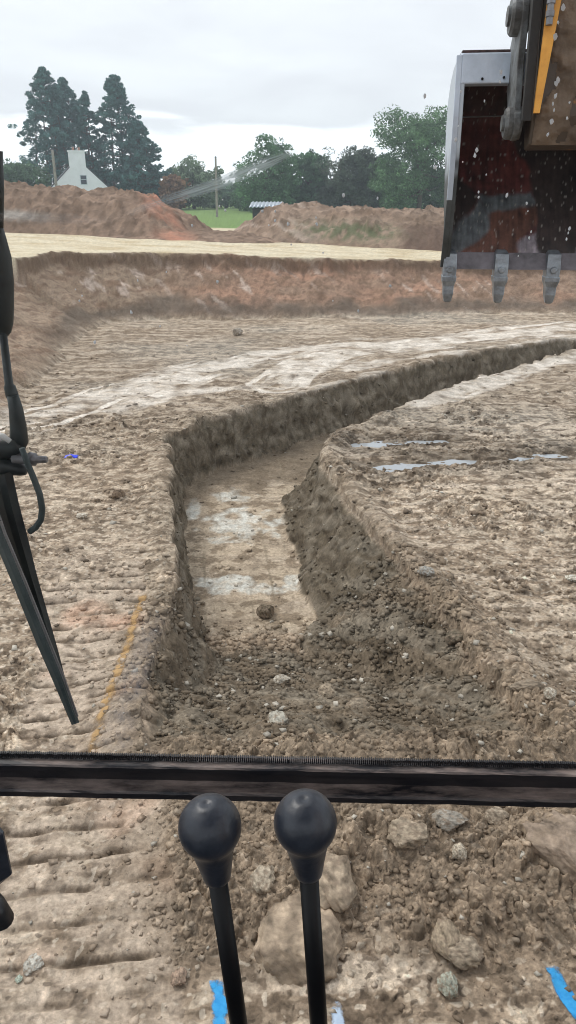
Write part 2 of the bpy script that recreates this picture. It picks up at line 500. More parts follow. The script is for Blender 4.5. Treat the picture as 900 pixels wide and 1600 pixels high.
    C = mixc(C, (.31, .285, .245), np.clip(.15 + .9 * fbm(x * .4 + 4, y * .5, 3, 83), 0, .75) * sst(4, 8, y))    # greyer further out
    C = mixc(C, (.145, .108, .078), np.clip(-.12 + .75 * n2 + .5 * n3, 0, .75))
    st = fbm(x * .8, y * 7, 4, 84)                                  # scraped streaks running across the site
    C = mixc(C, (.56, .475, .385), np.clip((st - .12) * 5, 0, 1) * .75 * sst(-.4, .2, x + 9 * (y > 9)) * (1 - rub) * (1 - bank))
    crumb = fbm(xq * 6, yq * 8, 4, 120, .65); lump_ = fbm(xq * 17, yq * 22, 3, 121, .6) * lod(.05)
    C = mixc(C, (.135, .102, .074), np.clip((crumb - .15) * 3.5, 0, .8) * (1 - rub) * (1 - .5 * sst(8, 13, y)))
    C = mixc(C, (.50, .42, .33), np.clip((-crumb - .18) * 4.5, 0, .7) * (1 - rub) * (1 - .3 * sst(8, 13, y)))
    C = C * (1 + (.20 * lump_ * (1 - .5 * sst(8, 13, y)))[:, None])
    chip = perlin(xq * 29, yq * 34, 130) * lod(.034) + .5 * perlin(xq * 12, yq * 15, 131)
    C = mixc(C, (.085, .066, .050), sst(.52, .60, chip) * .75)
    C = mixc(C, (.60, .53, .44), sst(.50, .58, -chip) * .55)
    # tracks
    trc = np.clip(trk * (1 - .9 * groove), 0, 1)
    C = mixc(C, (.50, .415, .335), trc * np.clip(.75 + .8 * n3 + .5 * n2, 0, 1) * .85)
    C = mixc(C, (.13, .10, .075), np.clip(trk * groove * 1.3, 0, 1) * .7)
    C = mixc(C, (.60, .36, .25), trc * np.clip(fbm(x * 2, y * 2, 2, 85) - .35, 0, 1) * 1.2)
    # smears
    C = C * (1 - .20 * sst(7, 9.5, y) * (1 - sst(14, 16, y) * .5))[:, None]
    C = mixc(C, (.64, .59, .53), smear * np.clip(.9 + .7 * fbm(x * 3, y * 10, 3, 86), 0, 1))
    # rubble: damp fresh brown
    C = mixc(C, (.225, .175, .128), rub * .7)
    C = mixc(C, (.150, .120, .085), np.clip(lip * .8, 0, 1) * (~tin) * .55 * sst(-.4, .3, n2 + .3) * (1 - top) * (1 - bank))
    # trench walls: dark olive subsoil
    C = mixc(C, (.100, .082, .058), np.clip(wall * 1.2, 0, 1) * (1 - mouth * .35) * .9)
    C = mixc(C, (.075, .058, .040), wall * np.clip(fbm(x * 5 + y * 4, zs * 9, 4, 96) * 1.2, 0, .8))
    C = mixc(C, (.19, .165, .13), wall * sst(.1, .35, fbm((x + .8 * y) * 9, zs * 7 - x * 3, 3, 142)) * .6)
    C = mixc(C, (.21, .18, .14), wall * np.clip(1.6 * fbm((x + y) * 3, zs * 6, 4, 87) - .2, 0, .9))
    # trench floor
    fl = floor * (1 - mouth)
    fn = fbm(x * 2.2, y * 3.4, 4, 88)
    C = mixc(C, (.42, .345, .26), fl * np.clip(.75 + .6 * fn, 0, 1))
    C = mixc(C, (.20, .155, .11), fl * np.clip((fbm(x * 4.5, y * 4.5, 5, 89, .65) - .02) * 3.5, 0, 1) * .85)
    for cx, cy, ax, ay in ((G(375, 820, -HD) + (.42, .36)), (G(372, 915, -HD) + (.42, .17)), (G(305, 795, -HD) + (.09, .35)), (G(458, 908, -HD) + (.15, .12)), (G(360, 775, -HD) + (.2, .25))):
        e = np.hypot((x - cx) / ax, (y - cy) / ay) + .8 * fbm(x * 5, y * 5, 4, 90)
        C = mixc(C, (.56, .555, .51), fl * (1 - sst(.45, 1.15, e)) * np.clip(.75 + .5 * fbm(x * 14, y * 9, 3, 143), 0, 1))
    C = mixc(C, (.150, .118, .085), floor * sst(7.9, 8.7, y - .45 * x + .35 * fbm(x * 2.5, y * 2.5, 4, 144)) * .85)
    tl = np.abs(((x - (-.55) + .115 * (y - 5)) / .05) % 4.0 - 2.0)
    C = mixc(C, (.22, .18, .13), fl * (1 - sst(.1, .35, tl)) * np.clip(fbm(x * 3, y * 1.5, 3, 99) + .1, 0, 1) * .8)
    # bank face
    bcol = mixc(np.tile(np.array([[.27, .19, .140]]), (len(x), 1)), (.36, .22, .155), np.clip(.3 + fbm(x * .45, y * .6 + zs * 2, 3, 91) + .55 * np.exp(-((x - .8) / 2.6) ** 2) - .35, 0, 1))
    bcol = mixc(bcol, (.30, .235, .175), (1 - sst(-3.6, -1.8, x)) * .75)
    bcol = mixc(bcol, (.20, .135, .095), np.clip(fbm(x * 2, zs * 6 + y, 4, 92) * 1.5, 0, .8))
    bcol = mixc(bcol, (.52, .43, .37), np.clip((fbm(x * 4 + zs * 5, x * .8 - zs * 1.2, 4, 93) - .35) * 4, 0, 1) * .75 * np.clip(.1 + 1.5 * fbm(x * .35, zs * .6, 2, 97), 0, 1))
    bcol = mixc(bcol, (.15, .10, .075), np.clip(fbm(x * 7, zs * 12 + y * 4, 3, 98), 0, .7))
    C = C * (1 - bank[:, None]) + bcol * bank[:, None]
    rel = dout / wbank
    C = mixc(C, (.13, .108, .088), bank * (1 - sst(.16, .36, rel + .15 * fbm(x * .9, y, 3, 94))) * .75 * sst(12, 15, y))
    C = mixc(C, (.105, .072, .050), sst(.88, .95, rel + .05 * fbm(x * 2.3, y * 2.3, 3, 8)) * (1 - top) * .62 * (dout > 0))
    # dry stubble, then green grass far out
    dry = mixc(np.tile(np.array([[.56, .50, .375]]), (len(x), 1)), (.45, .37, .245), np.clip(.3 + fbm(x * .8, y * 1.5, 4, 95), 0, 1))
    far = sst(30, 38, y)
    dry = dry * (1 - far[:, None]) + np.array([[.15, .23, .075]]) * far[:, None]
    C = C * (1 - top[:, None]) + dry * top[:, None]
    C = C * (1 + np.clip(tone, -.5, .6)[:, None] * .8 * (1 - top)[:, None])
    wet = np.maximum(1 - sst(.1, .75, polyd(x, y, PUD1) + .25 * fbm(x * 1.5, y * 4, 3, 70)), 1 - sst(.1, .6, polyd(x, y, PUD2) + .25 * fbm(x * 1.5, y * 4, 3, 71)))
    C = C * (1 - .5 * wet[:, None] * (~tin)[:, None])
    lum = 1 + .16 * n3[:, None] + .12 * fbm(xq * 26, yq * 26, 2, 78)[:, None] * lod(.04)[:, None]
    return z, np.clip(C * lum * np.array([[1.10, 1.09, 1.07]]), .02, .8), rub, rough, wall, zs

# graded grid: fine where the camera looks, coarse outside
ys = [1.0]
while ys[-1] < 450:
    y = ys[-1]
    base = (y * y + 6.8) / 1921
    k = .62 if y < 4.3 else .46 if y < 7.6 else .33 if y < 15.8 else .26 if y < 19.6 else 1.0 if y < 60 else 3.0
    ys.append(y + min(base * k, .12 * y + .05))
ys = np.array(ys)
ui = np.linspace(-.50, .50, 800)
uo = .50 + np.cumsum(.0016 * 1.11 ** np.arange(1, 56))
us = np.concatenate([-uo[::-1], ui, uo])
U, Yg = np.meshgrid(us, ys)
X = (U * (Yg + 1.0)).ravel(); Yv = Yg.ravel()
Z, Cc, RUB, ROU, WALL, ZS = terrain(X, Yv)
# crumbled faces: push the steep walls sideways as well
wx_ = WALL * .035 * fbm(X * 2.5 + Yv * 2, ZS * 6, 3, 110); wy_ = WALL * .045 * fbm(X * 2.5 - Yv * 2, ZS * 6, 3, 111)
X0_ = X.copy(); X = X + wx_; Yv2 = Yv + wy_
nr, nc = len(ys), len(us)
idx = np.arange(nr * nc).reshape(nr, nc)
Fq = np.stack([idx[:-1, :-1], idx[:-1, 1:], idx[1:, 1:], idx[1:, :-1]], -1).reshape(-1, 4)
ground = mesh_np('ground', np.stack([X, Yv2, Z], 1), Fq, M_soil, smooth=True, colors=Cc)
tag(ground, kind='structure')
xb = us * 2.0
Vb = [(x, 1.0, zz_) for x, zz_ in zip(xb, Z[:nc])] + [(x * 1.6, -2.5, 0) for x in xb] + [(x * 40, -500.0, 0.0) for x in xb]
Fb = [(i + nc, i + nc + 1, i + 1, i) for i in range(nc - 1)] + [(i + 2 * nc, i + 2 * nc + 1, i + nc + 1, i + nc) for i in range(nc - 1)]
gb = mesh_np('ground', Vb, Fb, M_soil, smooth=True, colors=np.tile([[.3, .24, .18]], (len(Vb), 1)))
tag(gb, kind='structure')

def tz(x, y): return float(terrain(np.array([x]), np.array([y]), False)[0])

# puddles: still water lying in the hollows
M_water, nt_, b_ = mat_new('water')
b_.inputs['Base Color'].default_value = (.33, .35, .365, 1); b_.inputs['Roughness'].default_value = .05  # pale silt and sky reflection put into the base colour
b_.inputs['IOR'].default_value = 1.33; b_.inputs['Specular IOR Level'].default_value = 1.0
def strip(name, pts, hw, z, m):
    pts = [tuple(np.array(pts[0]) + (np.array(pts[0]) - np.array(pts[1])) * .6)] + list(pts) + [tuple(np.array(pts[-1]) + (np.array(pts[-1]) - np.array(pts[-2])) * .6)]
    V, Q = [], []
    for i, p in enumerate(pts):
        a, b = np.array(pts[max(i - 1, 0)]), np.array(pts[min(i + 1, len(pts) - 1)])
        t = (b - a) / np.linalg.norm(b - a); nrm = np.array([-t[1], t[0]])
        e = .3 if i in (0, len(pts) - 1) else 1
        V += [(*(np.array(p) - nrm * hw * e), z), (*(np.array(p) + nrm * hw * e), z)]
        if i: Q.append((2 * i - 2, 2 * i - 1, 2 * i + 1, 2 * i))
    return mesh_np(name, V, Q, m)
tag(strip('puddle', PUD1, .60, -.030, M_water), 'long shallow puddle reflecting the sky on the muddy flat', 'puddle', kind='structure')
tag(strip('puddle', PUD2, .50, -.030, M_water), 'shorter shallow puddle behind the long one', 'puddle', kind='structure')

# ------------------------------------------------------------------ stones
def ico(sub=1):
    t = (1 + 5 ** .5) / 2
    V = [(-1, t, 0), (1, t, 0), (-1, -t, 0), (1, -t, 0), (0, -1, t), (0, 1, t), (0, -1, -t), (0, 1, -t), (t, 0, -1), (t, 0, 1), (-t, 0, -1), (-t, 0, 1)]
    Fc = [(0, 11, 5), (0, 5, 1), (0, 1, 7), (0, 7, 10), (0, 10, 11), (1, 5, 9), (5, 11, 4), (11, 10, 2), (10, 7, 6), (7, 1, 8), (3, 9, 4), (3, 4, 2), (3, 2, 6), (3, 6, 8), (3, 8, 9), (4, 9, 5), (2, 4, 11), (6, 2, 10), (8, 6, 7), (9, 8, 1)]
    V = [np.array(v) / np.linalg.norm(v) for v in V]
    for _ in range(sub):
        cache, nf = {}, []
        def mid(a, b):
            k = (min(a, b), max(a, b))
            if k not in cache:
                m_ = V[a] + V[b]; V.append(m_ / np.linalg.norm(m_)); cache[k] = len(V) - 1
            return cache[k]
        for a, b, c in Fc:
            ab, bc, ca = mid(a, b), mid(b, c), mid(c, a)
            nf += [(a, ab, ca), (b, bc, ab), (c, ca, bc), (ab, bc, ca)]
        Fc = nf
    return np.array(V), np.array(Fc)
IV0, IF0 = ico(0); IV3, IF3 = ico(4)
# loose gravel and clods too many to count
def scatter(n, xr, yr, smin, smax, seed, pw=2.2, gate=None):
    r = np.random.default_rng(seed)
    x = r.uniform(*xr, n * 3); y = r.uniform(yr[0], yr[1], n * 3)
    z, C, rub, rou, _, _ = terrain(x, y)
    pr = gate(x, y, rub, rou)
    k = np.where(r.random(n * 3) < pr)[0][:n]
    x, y, z, C = x[k], y[k], z[k], C[k]
    s = smin + (smax - smin) * r.random(len(k)) ** pw
    s = s * np.clip(y / 3.5, .8, 1.7)
    return x, y, z, C, s, r
VV, FF, CCs = [], [], []
off_ = 0
CUV = np.array([(x, y, z) for z in (-.7, .7) for y in (-.7, .7) for x in (-.7, .7)])
CUF = np.array([(0, 2, 3), (0, 3, 1), (4, 5, 7), (4, 7, 6), (0, 1, 5), (0, 5, 4), (2, 6, 7), (2, 7, 3), (0, 4, 6), (0, 6, 2), (1, 3, 7), (1, 7, 5)])
for args in ((15000, (-1.8, 2.3), (1.5, 5.2), .003, .022, 1, 3.0, lambda x, y, rub, rou: .12 + .88 * rub),
             (9000, (-4, 5), (3.2, 13), .004, .017, 2, 3.0, lambda x, y, rub, rou: (.10 + .9 * rou * rou) * (1 - sst(5, 13, y) * .7))):
    x, y, z, C, s, r = scatter(*args[:5], args[5], args[6], args[7])
    n = len(x)
    P = CUV[None] + r.uniform(-.42, .42, (n, 8, 3))
    rx = r.normal(0, .5, n)[:, None]; P = np.stack([P[..., 0], P[..., 1] * np.cos(rx) - P[..., 2] * np.sin(rx), P[..., 1] * np.sin(rx) + P[..., 2] * np.cos(rx)], -1)
    sc = np.stack([r.uniform(.7, 1.4, n), r.uniform(.7, 1.2, n), r.uniform(.4, .8, n)], 1)[:, None, :]
    a = r.uniform(0, 6.28, n); ca, sa = np.cos(a)[:, None], np.sin(a)[:, None]
    P = P * sc
    P = np.stack([P[..., 0] * ca - P[..., 1] * sa, P[..., 0] * sa + P[..., 1] * ca, P[..., 2]], -1) * s[:, None, None]
    P = P + np.stack([x, y, z + s * .12], 1)[:, None, :]
    t_ = r.random(n)
    cc = C * (1 + r.uniform(-.18, .28, (n, 1)))
    cc = np.where(t_[:, None] > .96, np.array([[.50, .46, .39]]) * r.uniform(.7, 1.1, (n, 1)), cc)
    VV.append(P.reshape(-1, 3)); CCs.append(np.repeat(cc, 8, 0))
    FF.append((CUF[None] + (np.arange(n) * 8)[:, None, None]).reshape(-1, 3) + off_); off_ += n * 8
rubble = mesh_np('gravel', np.concatenate(VV), np.concatenate(FF), M_stone, colors=np.clip(np.concatenate(CCs), .03, .7))
tag(rubble, 'loose gravel and crumbled clods scattered over the dug ground', 'gravel', kind='stuff')

def stone(px, py, wpx, hpx, label, col=(.30, .25, .19), flat=.6, seed=0, sink=.35, zg=0.0, name='stone', cat='stone', rot=0.0, ang=.22, group=None):
    for _ in range(4):
        x, y = G(px, py, zg); zg = tz(x, y)
    dep = y * c_ + (CAM_Z - zg) * s_
    hx = wpx / 2 * dep / F
    hy = hpx / 2 * dep / F * 1.25; hz_ = hx * flat
    r = np.random.default_rng(seed + 100)
    V = IV3.copy()
    # cut with random planes so that it reads as broken rock
    for k in range(11):
        nrm = r.normal(size=3); nrm /= np.linalg.norm(nrm); d = r.uniform(.62, .9)
        t_ = np.clip(V @ nrm - d, 0, None); V = V - t_[:, None] * nrm * .93
    nse = fbm(V[:, 0] * 2.4 + V[:, 2] * 1.3 + seed, V[:, 1] * 2.4 - V[:, 2], 5, seed, .6)
    V = V * (1 + ang * .55 * nse[:, None])
    cs = np.array(col)[None] * (1 + .6 * fbm(V[:, 0] * 3 + seed, V[:, 1] * 3 + V[:, 2] * 2, 5, seed + 3, .65))[:, None]
    cs = mixc(cs, (.27, .21, .155), np.clip(.25 + 1.5 * fbm(V[:, 0] * 3, V[:, 1] * 3 + V[:, 2], 5, seed + 5, .7) - .5 * V[:, 2], 0, .9))
    V = V * np.array([hx, hy, hz_])
    ca, sa = math.cos(rot), math.sin(rot)
    V = np.stack([V[:, 0] * ca - V[:, 1] * sa, V[:, 0] * sa + V[:, 1] * ca, V[:, 2]], 1)
    o = mesh_np(name, V, IF3, M_stone, smooth=True, colors=np.clip(cs, .02, .7))
    o.location = (x, y, zg + hz_ * (1 - 2 * sink))
    tag(o, label, cat, group)
    return o
stone(458, 1466, 146, 140, 'big rounded pale boulder half buried directly behind the two levers', (.38, .30, .22), .62, 1, .45, name='boulder', cat='boulder', rot=.2)
stone(520, 1375, 84, 95, 'rounded tan boulder half buried behind the right lever knob', (.33, .265, .195), .5, 2, .3, name='boulder', cat='boulder')
stone(882, 1330, 110, 120, 'large brown boulder at the rubble edge, cut by the frame at right', (.30, .235, .18), .5, 3, .3, name='boulder', cat='boulder', rot=.5)
stone(412, 1375, 44, 40, 'small angular pale stone between the two lever knobs', (.40, .34, .26), .7, 4)
stone(700, 1543, 32, 34, 'small grey green stone on the rubble at the foot of the heap', (.33, .34, .28), .8, 5, .2)
stone(718, 1332, 28, 24, 'small cream stone in the rubble right of the levers', (.48, .42, .33), .8, 6, .2)
stone(640, 1300, 74, 44, 'flattish tan rock just under the windscreen rail', (.33, .27, .20), .45, 7, .35)
stone(720, 1490, 70, 44, 'buff rock lying in the rubble above the grey green stone', (.34, .28, .21), .5, 8, .3)
stone(695, 1465, 46, 56, 'upright tan clod of broken earth on the rubble heap', (.31, .25, .18), .6, 18, .3, name='clod', cat='clod')
stone(822, 1077, 62, 20, 'flat brown slab of rock jutting from the right bank', (.27, .22, .165), .3, 9, .1, name='rock_slab', cat='rock slab', rot=.15)
stone(858, 1095, 20, 20, 'small pale stone beside the flat rock slab', (.42, .38, .31), .8, 10, .2)
stone(415, 962, 30, 24, 'dark lone clod at the near end of the trench floor', (.145, .115, .080), .75, 11, .1, -HD, name='clod', cat='clod')
stone(665, 896, 26, 16, 'rounded grey stone on the right lip of the trench', (.33, .32, .29), .6, 12, .2)
stone(893, 907, 22, 14, 'bright cream stone on the flat at the far right', (.62, .58, .48), .6, 13, .2)
stone(715, 975, 44, 26, 'dark broken clod under the right lip of the trench', (.15, .125, .09), .6, 14, .2, name='clod', cat='clod', rot=.4)
stone(433, 1140, 34, 44, 'pale grey upright stone in the rubble of the trench mouth', (.40, .38, .32), .7, 15, .2, -.1)
stone(440, 1065, 26, 18, 'small pale stone high in the trench mouth rubble', (.40, .37, .31), .7, 16, .2, -.3)
stone(512, 1088, 30, 22, 'tan stone in the trench mouth beside a damp patch', (.33, .27, .20), .7, 17, .2, -.3)
stone(128, 809, 20, 8, 'flat white stone on the track left of the trench', (.60, .54, .45), .5, 20, .2)
stone(185, 778, 24, 14, 'brown clod on the mud left of the trench', (.22, .165, .12), .8, 21, .15, name='clod', cat='clod')
stone(50, 1510, 34, 30, 'pale flat stone pressed into the track print', (.45, .43, .38), .35, 22, .3)
stone(30, 1532, 12, 12, 'tiny pale green stone beside the pressed flat stone', (.42, .50, .42), .7, 23, .2)
stone(280, 1530, 26, 26, 'reddish clod at the edge of the track print', (.33, .24, .18), .7, 24, .25, name='clod', cat='clod')
stone(370, 492, 18, 10, 'grey boulder at the foot of the far bank', (.36, .32, .27), .7, 25, .2)
stone(700, 1285, 60, 30, 'grey mottled rock behind the cream stone, below the rail', (.30, .275, .235), .5, 26, .35)
stone(775, 1280, 40, 26, 'small tan rock near the right end of the rail', (.35, .29, .22), .6, 27, .3)
stone(560, 1110, 40, 26, 'brown angular rock on the right side of the trench mouth', (.26, .215, .16), .6, 29, .25, -.15)

# ------------------------------------------------------------------ spray paint and litter
def paint(name, pts, hw, col, label, seed, thr=0.0, lift=.005, step=.006):
    pts = [np.array(p) for p in pts]
    P0 = np.concatenate([np.linspace(a, b, max(2, int(np.linalg.norm(b - a) / step)), endpoint=False) for a, b in zip(pts[:-1], pts[1:])])
    T_ = np.gradient(P0, axis=0); T_ /= np.linalg.norm(T_, axis=1)[:, None]
    Nn = np.stack([-T_[:, 1], T_[:, 0]], 1)
    m_ = max(6, int(2 * hw / step)); ts = np.linspace(-1, 1, m_)
    XY = P0[:, None, :] + Nn[:, None, :] * ts[None, :, None] * hw
    x, y = XY[..., 0].ravel(), XY[..., 1].ravel()
    z = terrain(x, y, False) + lift
    ix = np.arange(len(x)).reshape(len(P0), m_)
    Q = np.stack([ix[:-1, :-1], ix[:-1, 1:], ix[1:, 1:], ix[1:, :-1]], -1).reshape(-1, 4)
    TT = np.tile(np.abs(ts), len(P0)); E = np.repeat(np.minimum(np.arange(len(P0)), np.arange(len(P0))[::-1]) * step / .04, m_)
    fall = (1 - TT ** 2) * np.clip(E, 0, 1) + .6 * fbm(x * 16, y * 16, 3, seed) - thr
    return tag(mesh_np(name, np.stack([x, y, z], 1), Q, col, smooth=True, colors=np.repeat(np.clip(fall, 0, 1)[:, None], 3, 1)), label, 'paint mark')
def mat_paint(name, col, col2, soft=.3, grain=60):
    """sprayed paint caught on the grit: thins out to bare soil at its edges"""
    m = mat(name, col, .85, col2=col2, scale=30); nt = m.node_tree; b = nt.nodes['Principled BSDF']
    tc = nt.nodes.new('ShaderNodeTexCoord'); n = nt.nodes.new('ShaderNodeTexNoise'); n.inputs['Scale'].default_value = grain; n.inputs['Detail'].default_value = 6; n.inputs['Roughness'].default_value = .7
    nt.links.new(tc.outputs['Object'], n.inputs['Vector'])
    at = nt.nodes.new('ShaderNodeAttribute'); at.attribute_name = 'col'
    ad = nt.nodes.new('ShaderNodeMath'); ad.operation = 'ADD'; nt.links.new(n.outputs['Fac'], ad.inputs[0]); nt.links.new(at.outputs['Fac'], ad.inputs[1])
    r = nt.nodes.new('ShaderNodeMapRange'); r.inputs['From Min'].default_value = .85 - soft / 2; r.inputs['From Max'].default_value = .85 + soft / 2; r.inputs['To Max'].default_value = .92
    nt.links.new(ad.outputs[0], r.inputs['Value'])
    t = nt.nodes.new('ShaderNodeBsdfTransparent'); ms = nt.nodes.new('ShaderNodeMixShader')
    nt.links.new(r.outputs[0], ms.inputs[0]); nt.links.new(t.outputs[0], ms.inputs[1]); nt.links.new(b.outputs[0], ms.inputs[2]); nt.links.new(ms.outputs[0], nt.nodes['Material Output'].inputs[0])
    return m
M_blue = mat_paint('blue_paint', (.02, .28, .66), (.05, .40, .78), .5, 95)
M_pale = mat_paint('pale_blue_paint', (.42, .55, .72), (.55, .66, .80), .5, 95)
M_orange = mat_paint('orange_paint', (.40, .25, .11), (.50, .32, .14), .7, 55)
paint('spray_paint_mark', [G(340, 1530), G(348, 1640)], .030, M_blue, 'bright blue spray paint mark on the mud beside the left lever', 1, .0)
paint('spray_paint_mark', [G(862, 1512), G(880, 1548), G(915, 1600)], .030, M_blue, 'bright blue slanting spray paint line at the lower right', 2, .0)
paint('spray_paint_mark', [G(523, 1560), G(533, 1625)], .025, M_pale, 'pale blue spray paint mark beside the right lever', 3, .1)
paint('spray_paint_line', [G(224, 925), G(214, 955), G(186, 1050), G(142, 1200)], .040, M_orange, 'faded orange spray paint line along the left edge of the trench', 4, .40, .006)
x_, y_ = G(112, 716)
z_ = tz(x_, y_)
r_ = np.random.default_rng(4)
gx, gy = np.meshgrid(np.linspace(-1, 1, 9), np.linspace(-1, 1, 7))
Vs = np.stack([gx.ravel() * .058 * (1 + .25 * r_.random(63)), gy.ravel() * .035 * (1 + .3 * r_.random(63)), .03 * (1 - np.hypot(gx, gy).ravel() * .7) + .012 * r_.random(63)], 1)
ix = np.arange(63).reshape(7, 9)
o = mesh_np('plastic_scrap', Vs, np.stack([ix[:-1, :-1], ix[:-1, 1:], ix[1:, 1:], ix[1:, :-1]], -1).reshape(-1, 4), mat('blue_plastic', (.03, .06, .75), .35, var=.3, scale=30))
o.location = (x_, y_, z_ + .005)
md = o.modifiers.new('thickness', 'SOLIDIFY'); md.thickness = .002
tag(o, 'crumpled scrap of bright blue plastic on the mud near the wiper', 'litter')

# ------------------------------------------------------------------ spoil heaps
def heap(name, crest, hw, label, seed, col1, col2, extra=None):
    """crest: [(x, y, height above the field)], hw: half width of the slopes"""
    xs = np.arange(min(p[0] for p in crest) - hw * 1.3, max(p[0] for p in crest) + hw * 1.3, .055)
    yy = np.arange(min(p[1] for p in crest) - hw * 1.3, max(p[1] for p in crest) + hw * 1.3, .075)
    gx, gy = np.meshgrid(xs, yy); x, y = gx.ravel(), gy.ravel()
    hmax = np.zeros(x.shape)
    wx = x + .35 * fbm(x * .35, y * .35, 3, seed); wy = y + .35 * fbm(x * .35, y * .35, 3, seed + 1)
    for a, b in zip(crest[:-1], crest[1:]):
        p, q = np.array(a[:2]), np.array(b[:2]); d = q - p
        t = np.clip(((wx - p[0]) * d[0] + (wy - p[1]) * d[1]) / (d @ d), 0, 1)
        dist = np.hypot(wx - p[0] - t * d[0], wy - p[1] - t * d[1])
        h = a[2] * (1 - t) + b[2] * t
        k = (1.0 - dist / hw) * 1.45
        hmax = np.maximum(hmax, h * np.clip(k, -.3, 1.0) - .06 * np.exp(-((k - 1) / .2) ** 2))
    n1 = fbm(x * 1.1, y * 1.1, 5, seed + 2, .6); n2 = fbm(x * 4, y * 4, 3, seed + 3)
    cA = chunks((x + .1 * n2) / .55, (y + .1 * n2) / .7, seed + 9); cB = chunks(x / .22, y / .3, seed + 10)
    clod = .20 * sst(0, .15, cA[1]) * (cA[2] < .5) * np.clip(.5 + cA[3], 0, 1) + .09 * sst(0, .15, cB[1]) * np.clip(.5 + cB[3], 0, 1) * (cB[2] < .6)
    z = field_h(x, y) - .10 + hmax + (.09 * n1 + .03 * n2 + .65 * clod) * np.clip(hmax * 2, 0, 1)
    keep = hmax > -.05
    C = mixc(np.tile(np.array([col1]), (len(x), 1)), col2, np.clip(.45 + .8 * fbm(x * .5, y * .5 + z, 4, seed + 4), 0, 1))
    C = mixc(C, tuple(v * .55 for v in col1), np.clip(n2 * 1.1 - .1 + .6 * n1, 0, .7))
    C = C * (.85 + .4 * cA[2] * (cA[2] < .5) + .35 * (cB[2] - .4))[:, None]
    if extra: C = extra(C, x, y, z)
    ix = np.arange(len(x)).reshape(gx.shape)
    Q = np.stack([ix[:-1, :-1], ix[:-1, 1:], ix[1:, 1:], ix[1:, :-1]], -1).reshape(-1, 4)
    Q = Q[keep[Q].all(1)]
    used = np.unique(Q); rm = np.full(len(x), -1); rm[used] = np.arange(len(used))
    V = np.stack([x, y, z], 1)[used]; org = V.mean(0); org[2] = V[:, 2].min()
    o = mesh_np(name, V, rm[Q], M_heap, smooth=True, colors=np.clip(C[used], .03, .7), off=org)
    o.location = org
    return tag(o, label, 'spoil heap', 'spoil heaps at the far side of the field')
def ex1(C, x, y, z):
    C = mixc(C, (.44, .22, .15), np.exp(-(((x + 3.6) + .4 * (y - 24)) / .55) ** 2) * np.clip(.6 + fbm(x * 1.5, y * 1.5, 3, 3), 0, 1))      # red clay rib
    zz_ = z - field_h(x, y)
    return mixc(C, (.40, .37, .33), (1 - sst(.06, .16, np.abs(zz_ - .50 + .03 * (x + 9)))) * (1 - sst(-8.2, -6.6, x)) * (y < 26) * .8)       # grey ledge
def ex2(C, x, y, z):
    zz_ = z - field_h(x, y)
    C = mixc(C, (.52, .42, .35), np.clip((fbm(x * 2.4 + y * 2.4, x * .4, 3, 5) - .15) * 3, 0, .7) * (1 - sst(-.2, 1.6, x)))
    C = mixc(C, (.13, .15, .085), np.clip(np.exp(-(((x - 1.9) / 1.3) ** 2 + ((zz_ - .38) / .22) ** 2)) * 1.6 * (.6 + fbm(x * 5, y * 5, 3, 6)), 0, .85))        # weeds
    return mixc(C, (.14, .095, .075), sst(3.2, 4.0, x + .4 * fbm(x, y, 3, 7)) * (1 - sst(.55, .72, zz_)) * .8)
heap('spoil_heap', [(-22, 27.5, 1.0), (-12.0, 26.8, 1.12), (-9.6, 26.2, 1.34), (-6.8, 26.1, 1.30), (-5.05, 25.9, 1.22), (-3.6, 25.2, .34), (-1.6, 25.0, .26)], 2.9,
     'long brown earth heap with a red clay streak below the white house', 200, (.24, .17, .125), (.33, .235, .175), ex1)
heap('spoil_heap', [(.75, 26.2, 1.10), (3.2, 25.3, 1.08), (5.6, 25.0, 1.12), (9.5, 25.4, 1.1), (15, 26.5, .9)], 2.7,
     'flat topped earth heap with grey weeds in front of the dark trees', 300, (.26, .185, .135), (.37, .275, .21), ex2)

